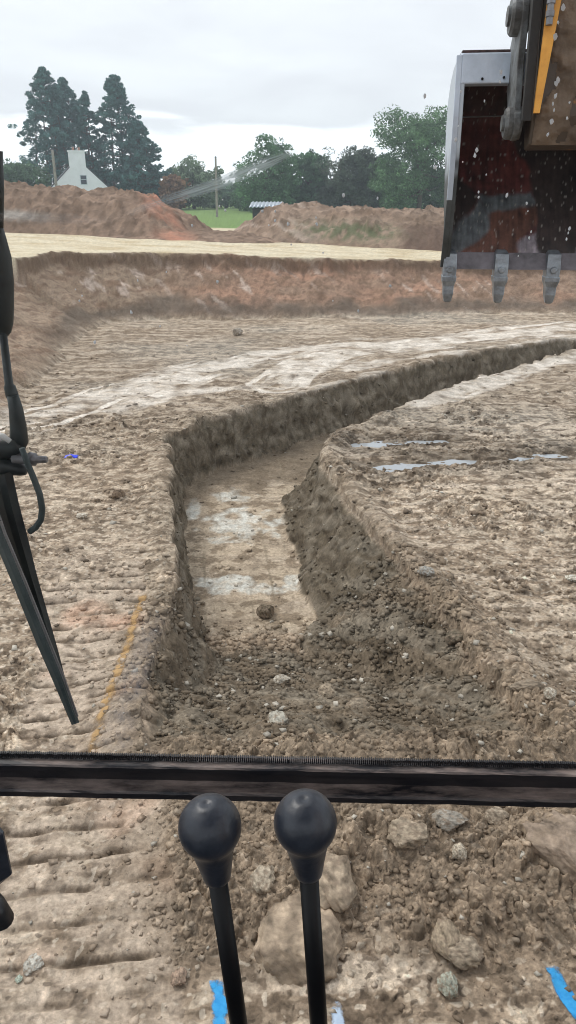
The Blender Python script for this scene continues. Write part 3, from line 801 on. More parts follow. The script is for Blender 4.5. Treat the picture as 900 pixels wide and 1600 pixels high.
# ------------------------------------------------------------------ trees
def tree(name, px, pytop, Yd, wpx, label, cat, kind, seed, col, group, base=None, dens=1.0, lean=0):
    r = np.random.default_rng(seed)
    tp = atY(px, pytop, Yd)
    zb = .35 if base is None else base
    Hh = tp[2] - zb; dep = Yd * c_
    R = wpx / 2 * dep / F * (1.0 if kind == 'conifer' else 1.22)
    org = np.array([tp[0], Yd, zb])
    root = empty(name, org); tag(root, label, cat, group)
    tb = MB()
    clumps = []
    if kind == 'conifer':
        R *= 1.75
        nst = int(1 + 2 * R / 3.2)
        for k in range(nst):
            bx = (k - (nst - 1) / 2) * R * .35 + r.normal() * .2
            hh = Hh * (1 - .16 * abs(k - (nst - 1) / 2)) * .98
            pts = [(bx * (1 - .5 * t), r.normal() * .1, hh * t) for t in np.linspace(0, 1, 7)]
            tb.tube(pts, [max(.04, .26 * (1 - t)) for t in np.linspace(0, 1, 7)], 6)
        nb = int(440 * dens)
        for i in range(nb):
            t = r.random() ** .85 * .86 + .14
            prof = (1 - t) ** .62 * 1.18 * min(1, (t - .02) / .22 + .25) * (.8 + .35 * math.sin(t * 23 + seed) * r.random())
            a = r.uniform(0, 2 * math.pi); rr = R * prof * r.uniform(.35, 1.08) ** .6
            z0 = Hh * t
            p0 = np.array([0, 0, z0 - rr * .25]); p1 = np.array([math.cos(a) * rr, math.sin(a) * rr, z0 + rr * .15 * r.uniform(-1, 1)])
            if i % 3 == 0: tb.tube([p0, p1], [.06, .02], 4)
            cs = r.uniform(.40, .80) * (.5 + .55 * (1 - t)) * max(.6, R / 4.5)
            clumps.append((p1, np.array([cs, cs, cs * .55]), r.uniform(.7, 1.35)))
        leaf = .17
        nl = 46
    else:
        tb.tube([(0, 0, 0), (.1, 0, Hh * .25), (.0, .1, Hh * .6)], [.3, .24, .1], 8)
        lobes = []
        nlob = 14 + int(4 * dens)
        for i in range(nlob):
            a = r.uniform(0, 2 * math.pi); t = r.uniform(.10, .80)
            rr = R * (1 - abs(t - .45) * .9) * r.uniform(.45, .75)
            p = np.array([math.cos(a) * rr, math.sin(a) * rr, Hh * t]); lobes.append((p, R * r.uniform(.34, .52)))
            tb.tube([(0, 0, Hh * min(t, .4)), p * np.array([.5, .5, .85]), p], [.14, .08, .03], 5)
        lobes.append((np.array([lean * R, 0, Hh - R * .42]), R * .42))
        lobes.append((np.array([-lean * R * .6, 0, Hh * .55]), R * .62))
        for p, lr in lobes:
            for k in range(int(24 * dens)):
                v = r.normal(size=3); v /= np.linalg.norm(v)
                q = p + v * lr * r.uniform(.45, 1.02) * np.array([1, 1, min(1.0, .85 * Hh / (2 * R) + .25)])
                if q[2] < .2 or q[2] > Hh * 1.0: continue
                cs = lr * r.uniform(.2, .36)
                clumps.append((q, np.array([cs, cs, cs * .75]), r.uniform(.62, 1.45)))
        leaf = .16
        nl = 40
    tb.build('trunk', M_bark, root, smooth=True)
    nC = len(clumps); n = nC * nl
    cen = np.array([c[0] for c in clumps]); sz = np.array([c[1] for c in clumps]); tn = np.array([c[2] for c in clumps])
    dirs = r.normal(size=(n, 3)); dirs /= np.linalg.norm(dirs, axis=1)[:, None]
    P = np.repeat(cen, nl, 0) + dirs * np.repeat(sz, nl, 0) * r.uniform(.3, 1.0, (n, 1)) ** .5
    u = r.normal(size=(n, 3)); u /= np.linalg.norm(u, axis=1)[:, None]
    v = np.cross(u, r.normal(size=(n, 3))); v /= np.linalg.norm(v, axis=1)[:, None]
    ls = leaf * r.uniform(.6, 1.5, (n, 1)) * (Yd / 100)
    V = np.stack([P - u * ls * .8, P + v * ls * .45, P + u * ls * .9, P - v * ls * .4], 1).reshape(-1, 3)
    V[:, 2] = np.maximum(V[:, 2], .03)
    Q = np.arange(4 * n).reshape(n, 4)
    cc = np.array(col)[None] * 2.05 * np.repeat(tn, nl)[:, None] * r.uniform(.75, 1.3, (n, 1))
    mesh_np('crown', V, Q, M_leaf, root, colors=np.repeat(np.clip(cc, .01, .5), 4, 0))
    return root
gC, gB = 'tall conifers behind the white house', 'broadleaved trees beyond the heaps'
cf = (.038, .084, .076)
tree('conifer', 66, 107, 112, 74, 'tallest conifer, at the left of the dark group behind the house', 'tree', 'conifer', 1, cf, gC)
tree('conifer', 97, 122, 116, 62, 'second conifer from the left, directly behind the chimney', 'tree', 'conifer', 2, cf, gC)
tree('conifer', 131, 144, 112, 40, 'slim conifer in the middle of the group, right of the chimney', 'tree', 'conifer', 3, cf, gC, dens=.7)
tree('conifer', 177, 119, 112, 66, 'tall pointed conifer standing right of the house', 'tree', 'conifer', 4, cf, gC)
tree('conifer', 214, 190, 110, 62, 'shorter leaning conifer at the right end of the group', 'tree', 'conifer', 5, cf, gC, dens=.8)
tree('bush', 18, 254, 105, 96, 'low dark green tree left of the conifers', 'tree', 'broad', 6, (.050, .085, .045), gB, lean=.1)
tree('bush', -40, 250, 105, 100, 'low dark green tree cut by the left edge', 'tree', 'broad', 16, (.05, .085, .045), gB)
tree('bush', 158, 262, 118, 70, 'dark bush between the house and the conifer on its right', 'bush', 'broad', 7, (.035, .055, .045), gB)
tree('bush', 225, 272, 118, 60, 'small dark bush under the shorter leaning conifer', 'bush', 'broad', 27, (.035, .055, .045), gB)
tree('bush', 300, 246, 115, 84, 'grey green bushy tree between the conifers and the bare pole', 'tree', 'broad', 8, (.085, .115, .070), gB)
tree('bush', 268, 272, 108, 44, 'small rust coloured bush at the foot of the left heap end', 'bush', 'broad', 9, (.15, .090, .055), gB, dens=.8)
tree('bush', 352, 286, 122, 60, 'low grey green bush behind the green field', 'bush', 'broad', 10, (.075, .115, .075), gB, dens=.8)
tree('broadleaf_tree', 412, 212, 96, 102, 'round full tree above the left end of the flat topped heap', 'tree', 'broad', 11, (.052, .100, .048), gB, lean=-.1)
tree('broadleaf_tree', 482, 234, 100, 66, 'pointed green tree between the round tree and the purplish one', 'tree', 'broad', 12, (.045, .085, .045), gB)
tree('broadleaf_tree', 552, 231, 96, 94, 'dark purplish green tree left of the tallest broadleaved one', 'tree', 'broad', 13, (.048, .062, .045), gB)
tree('broadleaf_tree', 603, 240, 105, 66, 'dark green tree tucked behind the tallest broadleaved tree', 'tree', 'broad', 14, (.045, .080, .042), gB)
tree('broadleaf_tree', 664, 170, 88, 130, 'tallest broadleaved tree, feathery and light green beside the bucket', 'tree', 'broad', 15, (.058, .100, .050), gB, dens=1.5, lean=.15)
tree('shrub', 400, 285, 104, 90, 'low dark thicket under the round full tree', 'bush', 'broad', 41, (.05, .085, .05), gB)
tree('shrub', 470, 282, 106, 90, 'low dark thicket under the pointed green tree', 'bush', 'broad', 42, (.045, .08, .045), gB)
tree('shrub', 540, 280, 104, 90, 'low dark thicket under the purplish tree', 'bush', 'broad', 43, (.045, .07, .045), gB)
tree('shrub', 612, 275, 100, 90, 'low dark thicket under the gap left of the tallest broadleaved tree', 'bush', 'broad', 44, (.045, .08, .045), gB)
tree('shrub', 680, 262, 96, 90, 'low dark thicket under the tallest broadleaved tree', 'bush', 'broad', 45, (.05, .09, .05), gB)
tree('broadleaf_tree', 765, 190, 92, 120, 'green tree behind the excavator bucket', 'tree', 'broad', 17, (.05, .09, .045), gB)
tree('broadleaf_tree', 880, 200, 95, 120, 'green tree behind the excavator arm', 'tree', 'broad', 18, (.05, .09, .045), gB)

# ------------------------------------------------------------------ house, poles, shed
M_render = mat('white_render', (.80, .80, .87), .9, var=.05, scale=1.5, bump=.2, bscale=8)
M_slate = mat('slate', (.09, .095, .11), .7, var=.2, scale=3)
M_pane = mat('window_glass', (.05, .06, .08), .15, var=.1)
M_uframe = mat('window_frame', (.55, .60, .68), .6, var=.05)
YH = 88.0
ap = atY(121, 249, YH); sc_ = YH * c_ / F * 1.02
hx0 = ap[0]; zr = ap[2]; zg = .35; hwid = 3.9; ze = zr - hwid * .93
house = empty('house', (hx0, YH, zg))
tag(house, 'white rendered cottage gable with a broad chimney in front of the conifers', 'house')
oH = (hx0, YH, zg)
LEN = 11
b = MB()
b.add([(hx0 - hwid, YH, zg), (hx0 + hwid, YH, zg), (hx0 + hwid, YH, ze), (hx0, YH, zr), (hx0 - hwid, YH, ze),
       (hx0 - hwid, YH + LEN, zg), (hx0 + hwid, YH + LEN, zg), (hx0 + hwid, YH + LEN, ze), (hx0, YH + LEN, zr), (hx0 - hwid, YH + LEN, ze)],
      [(0, 1, 2, 3, 4), (9, 8, 7, 6, 5), (1, 6, 7, 2), (0, 4, 9, 5), (4, 3, 8, 9), (3, 2, 7, 8)])
b.build('wall', M_render, house, oH)
for sg in (-1, 1):
    b = MB()
    e, t = .12, .14
    p = [(hx0 + sg * .0, zr + .03), (hx0 + sg * (hwid + .25), ze - .25 * .93 + .03), (hx0 + sg * (hwid + .25), ze - .25 * .93 + .03 + t), (hx0, zr + .03 + t)]
    V = [(x, YH - .1 + .14, z) for x, z in p] + [(x, YH + LEN + .1, z) for x, z in p]
    b.add(V, [(0, 1, 2, 3), (4, 5, 6, 7), (0, 4, 5, 1), (1, 5, 6, 2), (2, 6, 7, 3), (3, 7, 4, 0)])
    roof = b.build('roof', M_slate, house, oH)
cl, cr = atY(108, 250, YH)[0], atY(133, 250, YH)[0]; ct = atY(120, 237, YH)[2]
b = MB(); b.box(((cl + cr) / 2, YH + .35, (ct + zr - 1.3) / 2), ((cr - cl) / 2, .36, (ct - zr + 1.3) / 2))
b.box(((cl + cr) / 2, YH + .35, ct + .06), ((cr - cl) / 2 + .08, .42, .07))
ch = b.build('chimney', M_render, house, oH)
M_pot = mat('clay_pot', (.35, .20, .14), .8)
for i in (-.3, .3):
    b = MB(); b.tube([((cl + cr) / 2 + i, YH + .35, ct + .12), ((cl + cr) / 2 + i, YH + .35, ct + .45)], [.13, .11], 10); b.build('chimney_pot', M_pot, ch, oH)
wc = atY(130.5, 281, YH)
b = MB()
for (cx, cz, sx, sz) in ((0, .46, .36, .035), (0, -.46, .36, .035), (0, .05, .36, .025), (-.33, 0, .035, .46), (.33, 0, .035, .46)):
    b.box((wc[0] + cx, YH - .015, wc[2] + cz), (sx, .03, sz))
wf = b.build('window', M_uframe, house, oH)
b = MB(); b.box((wc[0], YH - .01, wc[2]), (.33, .012, .45)); b.build('pane', M_pane, wf, oH)

M_pole = mat('weathered_wood', (.30, .27, .24), .85, var=.2, scale=3)
def pole(px, py0, Yd, label, h_extra=0, r=.13):
    tp = atY(px, py0, Yd); o = (tp[0], Yd, .3)
    root = empty('utility_pole', o); tag(root, label, 'pole', 'wooden utility poles')
    b = MB(); b.tube([(tp[0], Yd, .3), (tp[0] + .05, Yd, tp[2])], [r, r * .75], 10); b.build('post', M_pole, root, o)
    b = MB(); b.tube([(tp[0] + .05, Yd, tp[2] - .01), (tp[0] + .05, Yd, tp[2] + .1)], [r * .9, r * .5], 8); b.build('cap', M_slate, root, o)
pole(81, 234, 86, 'pale utility pole close to the left of the white house', r=.17)
pole(336, 246, 78, 'brown utility pole standing alone at the green field', r=.12)

# shed with a corrugated roof behind the right heap
M_tin = mat('tin_roof', (.33, .38, .43), .4, metal=.3, var=.1, scale=2)
M_shed = mat('dark_boards', (.05, .05, .055), .8)
sh0, sh1 = atY(392, 322, 60), atY(440, 322, 60)
house.rotation_euler = (0, 0, .30)
shed = empty('shed', ((sh0[0] + sh1[0]) / 2, 62, .35)); oS = tuple(shed.location)
tag(shed, 'low dark shed with a grey corrugated roof peeking over the flat topped heap', 'shed')
b = MB(); b.box(((sh0[0] + sh1[0]) / 2, 62, (.3 + sh0[2]) / 2 - .1), ((sh1[0] - sh0[0]) / 2 - .1, 1.8, (sh0[2] - .3) / 2 - .08)); b.build('wall', M_shed, shed, oS)
nx = 100; V, Q = [], []
xs = np.linspace(sh0[0] - .15, sh1[0] + .15, nx)
for x in xs:
    k = .035 * math.sin(x * 22)
    V += [(x, 59.9, sh0[2] - .10 + k), (x, 64.1, sh0[2] + .22 + k)]
Q = [(2 * i, 2 * i + 1, 2 * i + 3, 2 * i + 2) for i in range(nx - 1)]
o = mesh_np('roof', V, Q, M_tin, shed, oS, smooth=True); md = o.modifiers.new('thickness', 'SOLIDIFY'); md.thickness = .03

# ------------------------------------------------------------------ excavator
EX = np.array([.9, -1.4, 0.0])
exc = empty('excavator', EX)
tag(exc, 'muddy orange excavator seen from its own cab, toothed bucket hanging ahead, wiper at left', 'excavator')
M_black = mat('black_rubber', (.012, .012, .015), .5, var=.4, scale=12, bump=.15, bscale=90)
M_blk2 = mat('black_paint', (.016, .017, .020), .35, var=.5, scale=10, col2=(.035, .034, .036), bump=.1)
M_knob = mat('knob_plastic', (.017, .022, .034), .40, col2=(.050, .058, .075), thr=(.42, .78), scale=38, bump=.06, bscale=140, spec=.6)
M_rod = mat('rod_black', (.005, .005, .006), .42, var=.2, spec=.3)
M_wip = mat('wiper_black', (.014, .017, .018), .5, col2=(.05, .062, .062), scale=9, thr=(.4, .75), bump=.1)
M_teal = mat('wiper_rubber', (.030, .046, .048), .55, col2=(.085, .105, .105), scale=14, thr=(.35, .75))
M_dull = mat('dull_steel', (.22, .22, .23), .45, metal=.6, var=.25, scale=20)
M_orng = mat('orange_machine_paint', (.62, .27, .035), .45, col2=(.42, .17, .03), scale=3)

# --- windscreen rail: profile along X, slightly out of square to the lens
def railY(x): return .769 - .0265 * x
zT = 1.893
def rail_prism(name, prof, m, parent, x0=-.60, x1=.60, nseg=60, jit=0.0):
    V, Q = [], []; n = len(prof)
    r = np.random.default_rng(len(name))
    xs = np.linspace(x0, x1, nseg)
    for x in xs:
        for (y, z) in prof: V.append((x, railY(x) + y + jit * r.normal(), zT + z + jit * r.normal()))
    for i in range(nseg - 1):
        for k in range(n):
            a, b2 = i * n + k, i * n + (k + 1) % n
            Q.append((a, a + n, b2 + n, b2))
    Q.append(tuple(range(n))); Q.append(tuple(range((nseg - 1) * n, nseg * n))[::-1])
    return mesh_np(name, V, Q, m, parent, EX)
m_, nt_, b_ = mat_new('rail_with_settled_dust')
tcn = nt_.nodes.new('ShaderNodeTexCoord'); gn = nt_.nodes.new('ShaderNodeNewGeometry'); sp_ = nt_.nodes.new('ShaderNodeSeparateXYZ')
nt_.links.new(gn.outputs['True Normal'], sp_.inputs[0])
nn = nt_.nodes.new('ShaderNodeTexNoise'); nn.inputs['Scale'].default_value = 14; nn.inputs['Detail'].default_value = 9; nn.inputs['Roughness'].default_value = .7
mp_ = nt_.nodes.new('ShaderNodeMapping'); mp_.inputs['Scale'].default_value = (.6, 2.5, 2.5)
nt_.links.new(tcn.outputs['Object'], mp_.inputs[0]); nt_.links.new(mp_.outputs[0], nn.inputs['Vector'])
m1 = nt_.nodes.new('ShaderNodeMapRange'); m1.inputs['From Min'].default_value = .40; m1.inputs['From Max'].default_value = .68
nt_.links.new(nn.outputs['Fac'], m1.inputs['Value'])
m2 = nt_.nodes.new('ShaderNodeMapRange'); m2.inputs['From Min'].default_value = .1; m2.inputs['From Max'].default_value = .9; m2.inputs['To Min'].default_value = .10
nt_.links.new(sp_.outputs['Z'], m2.inputs['Value'])
mm = nt_.nodes.new('ShaderNodeMath'); mm.operation = 'MULTIPLY'; nt_.links.new(m1.outputs[0], mm.inputs[0]); nt_.links.new(m2.outputs[0], mm.inputs[1])
mc = nt_.nodes.new('ShaderNodeMix'); mc.data_type = 'RGBA'; mc.inputs['A'].default_value = (.010, .010, .014, 1); mc.inputs['B'].default_value = (.34, .27, .24, 1)
nt_.links.new(mm.outputs[0], mc.inputs['Factor']); nt_.links.new(mc.outputs['Result'], b_.inputs['Base Color'])
b_.inputs['Roughness'].default_value = .45
M_rail = m_
ws = empty('windscreen', (0, 0, 0), exc)
rail_prism('rail', [(.000, .009), (-.009, .009), (-.011, .007), (-.011, .000), (-.003, -.004), (-.001, -.022), (-.008, -.024), (-.019, -.025), (-.021, -.028), (-.021, -.036), (-.018, -.038), (.004, -.039), (.016, -.036), (.016, .006)], M_rail, ws, jit=.0003)
# ribbed rubber seal standing on the rail
b = MB()
for i in range(430):
    x = -.56 + i * .0026
    b.box((x, railY(x) + .004, zT + .0125 + .0012 * random.random()), (.0008, .0025, .0035 + .0006 * random.random()))
b.box((0, railY(0) + .004, zT + .009), (.001, .002, .002))
seal = b.build('seal', M_black, ws, EX)
# panes
M_glass, nt_, b_ = mat_new('clear_glass')
nt_.nodes.remove(b_)
tr = nt_.nodes.new('ShaderNodeBsdfTransparent'); nt_.links.new(tr.outputs[0], nt_.nodes['Material Output'].inputs[0])
YG = .785
def gY(x): return railY(x) + .012
b = MB(); b.add([(x, gY(x) + dy_, z) for dy_ in (0, .005) for x, z in ((-.58, zT + .008), (.58, zT + .008), (.58, 3.15), (-.58, 3.15))],
                [(0, 1, 2, 3), (7, 6, 5, 4), (0, 4, 5, 1), (1, 5, 6, 2), (2, 6, 7, 3), (3, 7, 4, 0)])
b.build('upper_pane', M_glass, ws, EX)
b = MB(); b.add([(x, gY(x) + dy_ - .004, z) for dy_ in (0, .005) for x, z in ((-.58, 1.30), (.58, 1.30), (.58, zT - .04), (-.58, zT - .04))],
                [(0, 1, 2, 3), (7, 6, 5, 4), (0, 4, 5, 1), (1, 5, 6, 2), (2, 6, 7, 3), (3, 7, 4, 0)])
b.build('lower_pane', M_glass, ws, EX)
# dried smear and splashes on the outside of the pane
def onG(px, py, d=.007):
    dr = ray(px, py); x = 0
    for _ in range(6):
        yv = gY(x) + d; t = yv / dr[1]; x = dr[0] * t
    return np.array([x, yv, CAM_Z + dr[2] * t])
def film(name, alpha, col, sc, lo, hi, stretch, rotz=0.0):
    m, nt, b = mat_new(name)
    b.inputs['Base Color'].default_value = (*col, 1); b.inputs['Roughness'].default_value = .8
    tc = nt.nodes.new('ShaderNodeUVMap'); mp = nt.nodes.new('ShaderNodeMapping'); mp.inputs['Scale'].default_value = stretch
    n = nt.nodes.new('ShaderNodeTexNoise'); n.inputs['Scale'].default_value = sc; n.inputs['Detail'].default_value = 6; n.inputs['Distortion'].default_value = .4
    nt.links.new(tc.outputs[0], mp.inputs[0]); nt.links.new(mp.outputs[0], n.inputs['Vector'])
    r = nt.nodes.new('ShaderNodeMapRange'); r.inputs['From Min'].default_value = lo; r.inputs['From Max'].default_value = hi; r.inputs['To Max'].default_value = alpha
    nt.links.new(n.outputs['Fac'], r.inputs['Value'])
    at = nt.nodes.new('ShaderNodeAttribute'); at.attribute_name = 'col'
    mu = nt.nodes.new('ShaderNodeMath'); mu.operation = 'MULTIPLY'
    nt.links.new(r.outputs[0], mu.inputs[0]); nt.links.new(at.outputs['Fac'], mu.inputs[1])
    t = nt.nodes.new('ShaderNodeBsdfTransparent'); ms = nt.nodes.new('ShaderNodeMixShader')
    nt.links.new(mu.outputs[0], ms.inputs[0]); nt.links.new(t.outputs[0], ms.inputs[1]); nt.links.new(b.outputs[0], ms.inputs[2])
    nt.links.new(ms.outputs[0], nt.nodes['Material Output'].inputs[0])
    return m
def smear_mesh(pts, name, m):
    """pts: (px, py, half width px, strength)"""
    V, Q, Cs, UV = [], [], [], []
    nn_ = 24; across = 7
    P = np.array(pts, float); tt = np.linspace(0, len(P) - 1, nn_)
    I = lambda k: np.interp(tt, np.arange(len(P)), P[:, k])
    xs, ys_, ws_, st_ = I(0), I(1), I(2), I(3)
    for i in range(nn_):
        tx, ty = xs[min(i + 1, nn_ - 1)] - xs[max(i - 1, 0)], ys_[min(i + 1, nn_ - 1)] - ys_[max(i - 1, 0)]
        l = math.hypot(tx, ty); nx_, ny_ = -ty / l, tx / l
        for k in range(across):
            a = k / (across - 1) * 2 - 1
            V.append(onG(xs[i] + nx_ * a * ws_[i], ys_[i] + ny_ * a * ws_[i]))
            Cs.append([st_[i] * (1 - abs(a) ** 2)] * 3); UV.append((i / 24 * 6, a))
    for i in range(nn_ - 1):
        for k in range(across - 1):
            q = i * across + k; Q.append((q, q + 1, q + across + 1, q + across))
    o = mesh_np(name, V, Q, m, ws, EX, colors=np.array(Cs))
    uv = o.data.uv_layers.new(name='UVMap')
    for lp in o.data.loops: uv.data[lp.index].uv = UV[lp.vertex_index]
    return o
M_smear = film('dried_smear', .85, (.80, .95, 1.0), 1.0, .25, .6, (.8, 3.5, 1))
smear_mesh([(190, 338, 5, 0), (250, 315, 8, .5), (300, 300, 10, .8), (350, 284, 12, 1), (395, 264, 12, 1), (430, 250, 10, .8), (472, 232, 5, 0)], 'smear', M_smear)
M_smear2 = film('faint_smear', .5, (.52, .50, .50), 1.2, .2, .7, (1.5, 1.5, 1))
smear_mesh([(0, 338, 10, .6), (60, 340, 12, .9), (130, 343, 10, .6), (215, 340, 5, 0)], 'smear', M_smear2)
M_grey_patch = film('grey_patch', .34, (.50, .53, .62), 1.6, .3, .7, (1.2, 1.2, 1))
smear_mesh([(262, 945, 12, 0), (235, 985, 22, .8), (212, 1050, 28, 1), (192, 1120, 30, 1), (178, 1172, 30, .8)], 'smear', M_grey_patch)  # translucent blue-grey patch on the pane beside the orange line
M_speck = mat('dried_splash', (.80, .84, .88), .6, var=.1)
specks = [(720, 143), (757, 158), (745, 235), (742, 243), (723, 253), (760, 273), (792, 305), (748, 300), (748, 308), (823, 318), (825, 330), (830, 362), (827, 372),
          (856, 210), (862, 190), (866, 172), (868, 150), (869, 130), (872, 125), (864, 162), (886, 185), (890, 160), (872, 35), (880, 12), (868, 57), (890, 357), (888, 364), (885, 374), (810, 400), (783, 112), (781, 128),
          (716, 197), (712, 218), (348, 312), (343, 322), (352, 328), (410, 330), (430, 345), (420, 352), (450, 350), (494, 340), (495, 350), (430, 330), (537, 305), (590, 310), (664, 150), (672, 305), (625, 185),
          (680, 262), (455, 382), (505, 395), (260, 425), (148, 535), (215, 438), (300, 352), (118, 452), (124, 470), (128, 462), (205, 488), (250, 510), (520, 470), (560, 486), (292, 540), (340, 440), (610, 447)]
b = MB()
rr = random.Random(3)
for (px, py) in specks:
    c0 = onG(px, py); s0 = rr.choice([.0007, .0009, .0011, .0016]) * (1.25 if px > 850 else 1)
    n = 7; ring = [(c0[0] + s0 * rr.uniform(.7, 1.2) * math.cos(k * 6.283 / n), c0[1] + .0002, c0[2] + s0 * rr.uniform(.8, 1.9) * math.sin(k * 6.283 / n)) for k in range(n)]
    b.add(ring + [(c0[0], c0[1] - .0006, c0[2])], [(k, (k + 1) % n, n) for k in range(n)] + [tuple(range(n))])
tag(b.build('dust', M_speck, ws, EX), kind='stuff')

# --- travel levers
def lathe(prof, base, axis, n=40):
    axis = np.array(axis, float); axis /= np.linalg.norm(axis)
    u = np.cross(axis, (0, 1, 0)); u /= np.linalg.norm(u); v = np.cross(axis, u)
    V, Q = [], []
    for r_0, h in prof:
        for k in range(n):
            a = 2 * math.pi * k / n; V.append(np.array(base) + axis * h + r_0 * (math.cos(a) * u + math.sin(a) * v))
    for i in range(len(prof) - 1):
        for k in range(n):
            Q.append((i * n + k, i * n + (k + 1) % n, (i + 1) * n + (k + 1) % n, (i + 1) * n + k))
    Q.append(tuple(range(n))[::-1]); Q.append(tuple(range((len(prof) - 1) * n, len(prof) * n)))
    return V, Q
def lever(kx, ky, bx, lab):
    K = atT(kx, ky, .65)
    d = ray(bx, 1600); t = (K[1] - .004) / d[1]; Bp = np.array([d[0] * t, K[1] - .004, CAM_Z + d[2] * t])
    ax = (K - Bp) / np.linalg.norm(K - Bp)
    root = empty('travel_lever', (0, 0, 0), exc); tag(root, lab)
    R = .0278
    prof = []
    for a in np.linspace(math.radians(-42), math.radians(88), 24):
        rr_ = R * math.cos(a); hh = R * 1.02 * math.sin(a)
        if a > math.radians(52): hh -= .0006 * min(1, (a - math.radians(52)) * 12)
        if a > math.radians(72): hh -= .0022 * ((a - math.radians(72)) / .28) ** 2
        prof.append((rr_, hh))
    prof = [(.0112, -.061), (.0124, -.060), (.0132, -.056), (.0142, -.050), (.0160, -.040), (.0180, -.030), (.0192, -.0245)] + prof
    b = MB(); V, Q = lathe(prof, K, ax); b.add(V, Q); b.build('knob', M_knob, root, EX, smooth=True)
    low = Bp + (Bp - K) / np.linalg.norm(Bp - K) * .50
    b = MB(); b.tube([K - ax * .055, Bp, low], [.0088, .0090, .0095], 20); b.build('shaft', M_rod, root, EX, smooth=True)
    b = MB(); V, Q = lathe([(.040, -.01), (.038, .005), (.030, .012), (.026, .03), (.020, .038), (.012, .06)], low + np.array([0, 0, .02]), (0, 0, 1)); b.add(V, Q); b.build('boot', M_black, root, EX, smooth=True)
lever(328, 1292, 373, 'left black ball topped travel lever')
lever(477, 1285, 498, 'right black ball topped travel lever')

# --- latch at the lower left
cL = atT(2, 1358, .62)
b = MB(); b.box((cL[0] - .018, cL[1], cL[2] + .018), (.026, .012, .034), bev=.012)
lt = b.build('window_latch', M_knob, exc, EX); tag(lt, 'small black latch at the lower left of the windscreen')
b = MB(); b.tube([(cL[0] - .018, cL[1] - .01, cL[2] - .018), (cL[0] - .004, cL[1] - .018, cL[2] - .024), (cL[0] + .001, cL[1] - .018, cL[2] - .036), (cL[0] - .010, cL[1] - .01, cL[2] - .052)], [.012, .011, .010, .007], 14)
b.build('handle', M_blk2, lt, EX, smooth=True)

# --- wiper
wp = empty('wiper', (0, 0, 0), exc); tag(wp, 'black windscreen wiper with a hose, hanging at the left')
def W(px, py, d=.05): return onG(px, py, d)
def wb(pts, name, m, n=14, d=.05, parent=wp, flat=None):
    b = MB(); P = [W(p[0], p[1], p[3] if len(p) > 3 else d) for p in pts]
    R = [p[2] * (P[i][1] * c_ + (CAM_Z - P[i][2]) * s_) / F for i, p in enumerate(pts)]
    b.tube(P, R, n)
    return b.build(name, m, parent, EX, smooth=True)
wb([(-6, 235, 10), (-5, 300, 11), (-4, 355, 9)], 'spring_cover', M_wip, d=.07)
wb([(-4, 352, 8), (-3, 370, 12), (-1, 400, 18), (1, 440, 20), (1, 480, 20), (2, 505, 18), (4, 520, 13), (6, 527, 6)], 'spring_cover', M_wip, d=.07)
wb([(4, 515, 6), (14, 600, 6.5), (15, 604, 9), (19, 618, 10), (20, 622, 9)], 'arm', M_wip, d=.065)
wb([(20, 618, 9), (25, 640, 11), (29, 672, 13), (30, 690, 14), (29, 700, 10)], 'knuckle', M_wip, d=.06)
wb([(-12, 700, 19), (8, 700, 18), (24, 698, 15), (31, 692, 11)], 'bracket', M_wip, d=.055)
wb([(-12, 728, 15), (10, 728, 14), (34, 734, 10), (42, 737, 6)], 'bracket', M_wip, d=.055)
wb([(20, 716, 8), (44, 717, 9), (46, 717, 11), (56, 718, 10), (57, 718, 6), (72, 718, 5.5), (74, 718, 4)], 'spindle', M_dull, d=.05)
wb([(-10, 678, 5), (5, 682, 5), (16, 690, 4)], 'washer_nozzle', mat('pale_plastic', (.62, .62, .60), .5), d=.045)
wb([(34, 700, 4.5), (42, 722, 4.8), (53, 748, 5), (62, 772, 5), (66, 795, 5), (64, 812, 5), (56, 824, 5), (46, 831, 4.8)], 'hose', M_teal, d=.035)
# carrier and blade, flat bars with an edge
def bar(name, line, m, d0, d1, tpx, dz):
    """line [(px,py,halfwidth px)] ; flat bar of depth dz"""
    V, Q = [], []
    for i, (x, y, h) in enumerate(line):
        d = d0 + (d1 - d0) * i / (len(line) - 1)
        for (ox, od) in ((-h, 0), (-h * .3, -dz), (h * .3, -dz), (h, 0), (h, dz * .8), (-h, dz * .8)):
            V.append(W(x + ox, y - ox * .34, d + od))
    n = 6
    for i in range(len(line) - 1):
        for k in range(n):
            a, b2 = i * n + k, i * n + (k + 1) % n
            Q.append((a, b2, b2 + n, a + n))
    Q.append(tuple(range(n))[::-1]); Q.append(tuple(range((len(line) - 1) * n, len(line) * n)))
    b = MB(); b.add(V, Q); return b.build(name, m, wp, EX)
bar('blade_carrier', [(2, 742, 17), (12, 790, 17), (26, 840, 16), (44, 900, 13), (63, 960, 11), (82, 1020, 9), (97, 1070, 7), (107, 1102, 5)], M_wip, .048, .030, 0, .006)
bar('wiper_blade', [(-24, 770, 10), (0, 838, 10), (34, 920, 10), (66, 1000, 10), (92, 1062, 9), (118, 1131, 6)], M_teal, .022, .018, 0, .005)
bar('rubber_lip', [(-16, 765, 2.4), (8, 834, 2.4), (42, 915, 2.4), (74, 995, 2.4), (100, 1060, 2.2), (121, 1120, 2)], M_dull, .014, .012, 0, .002)

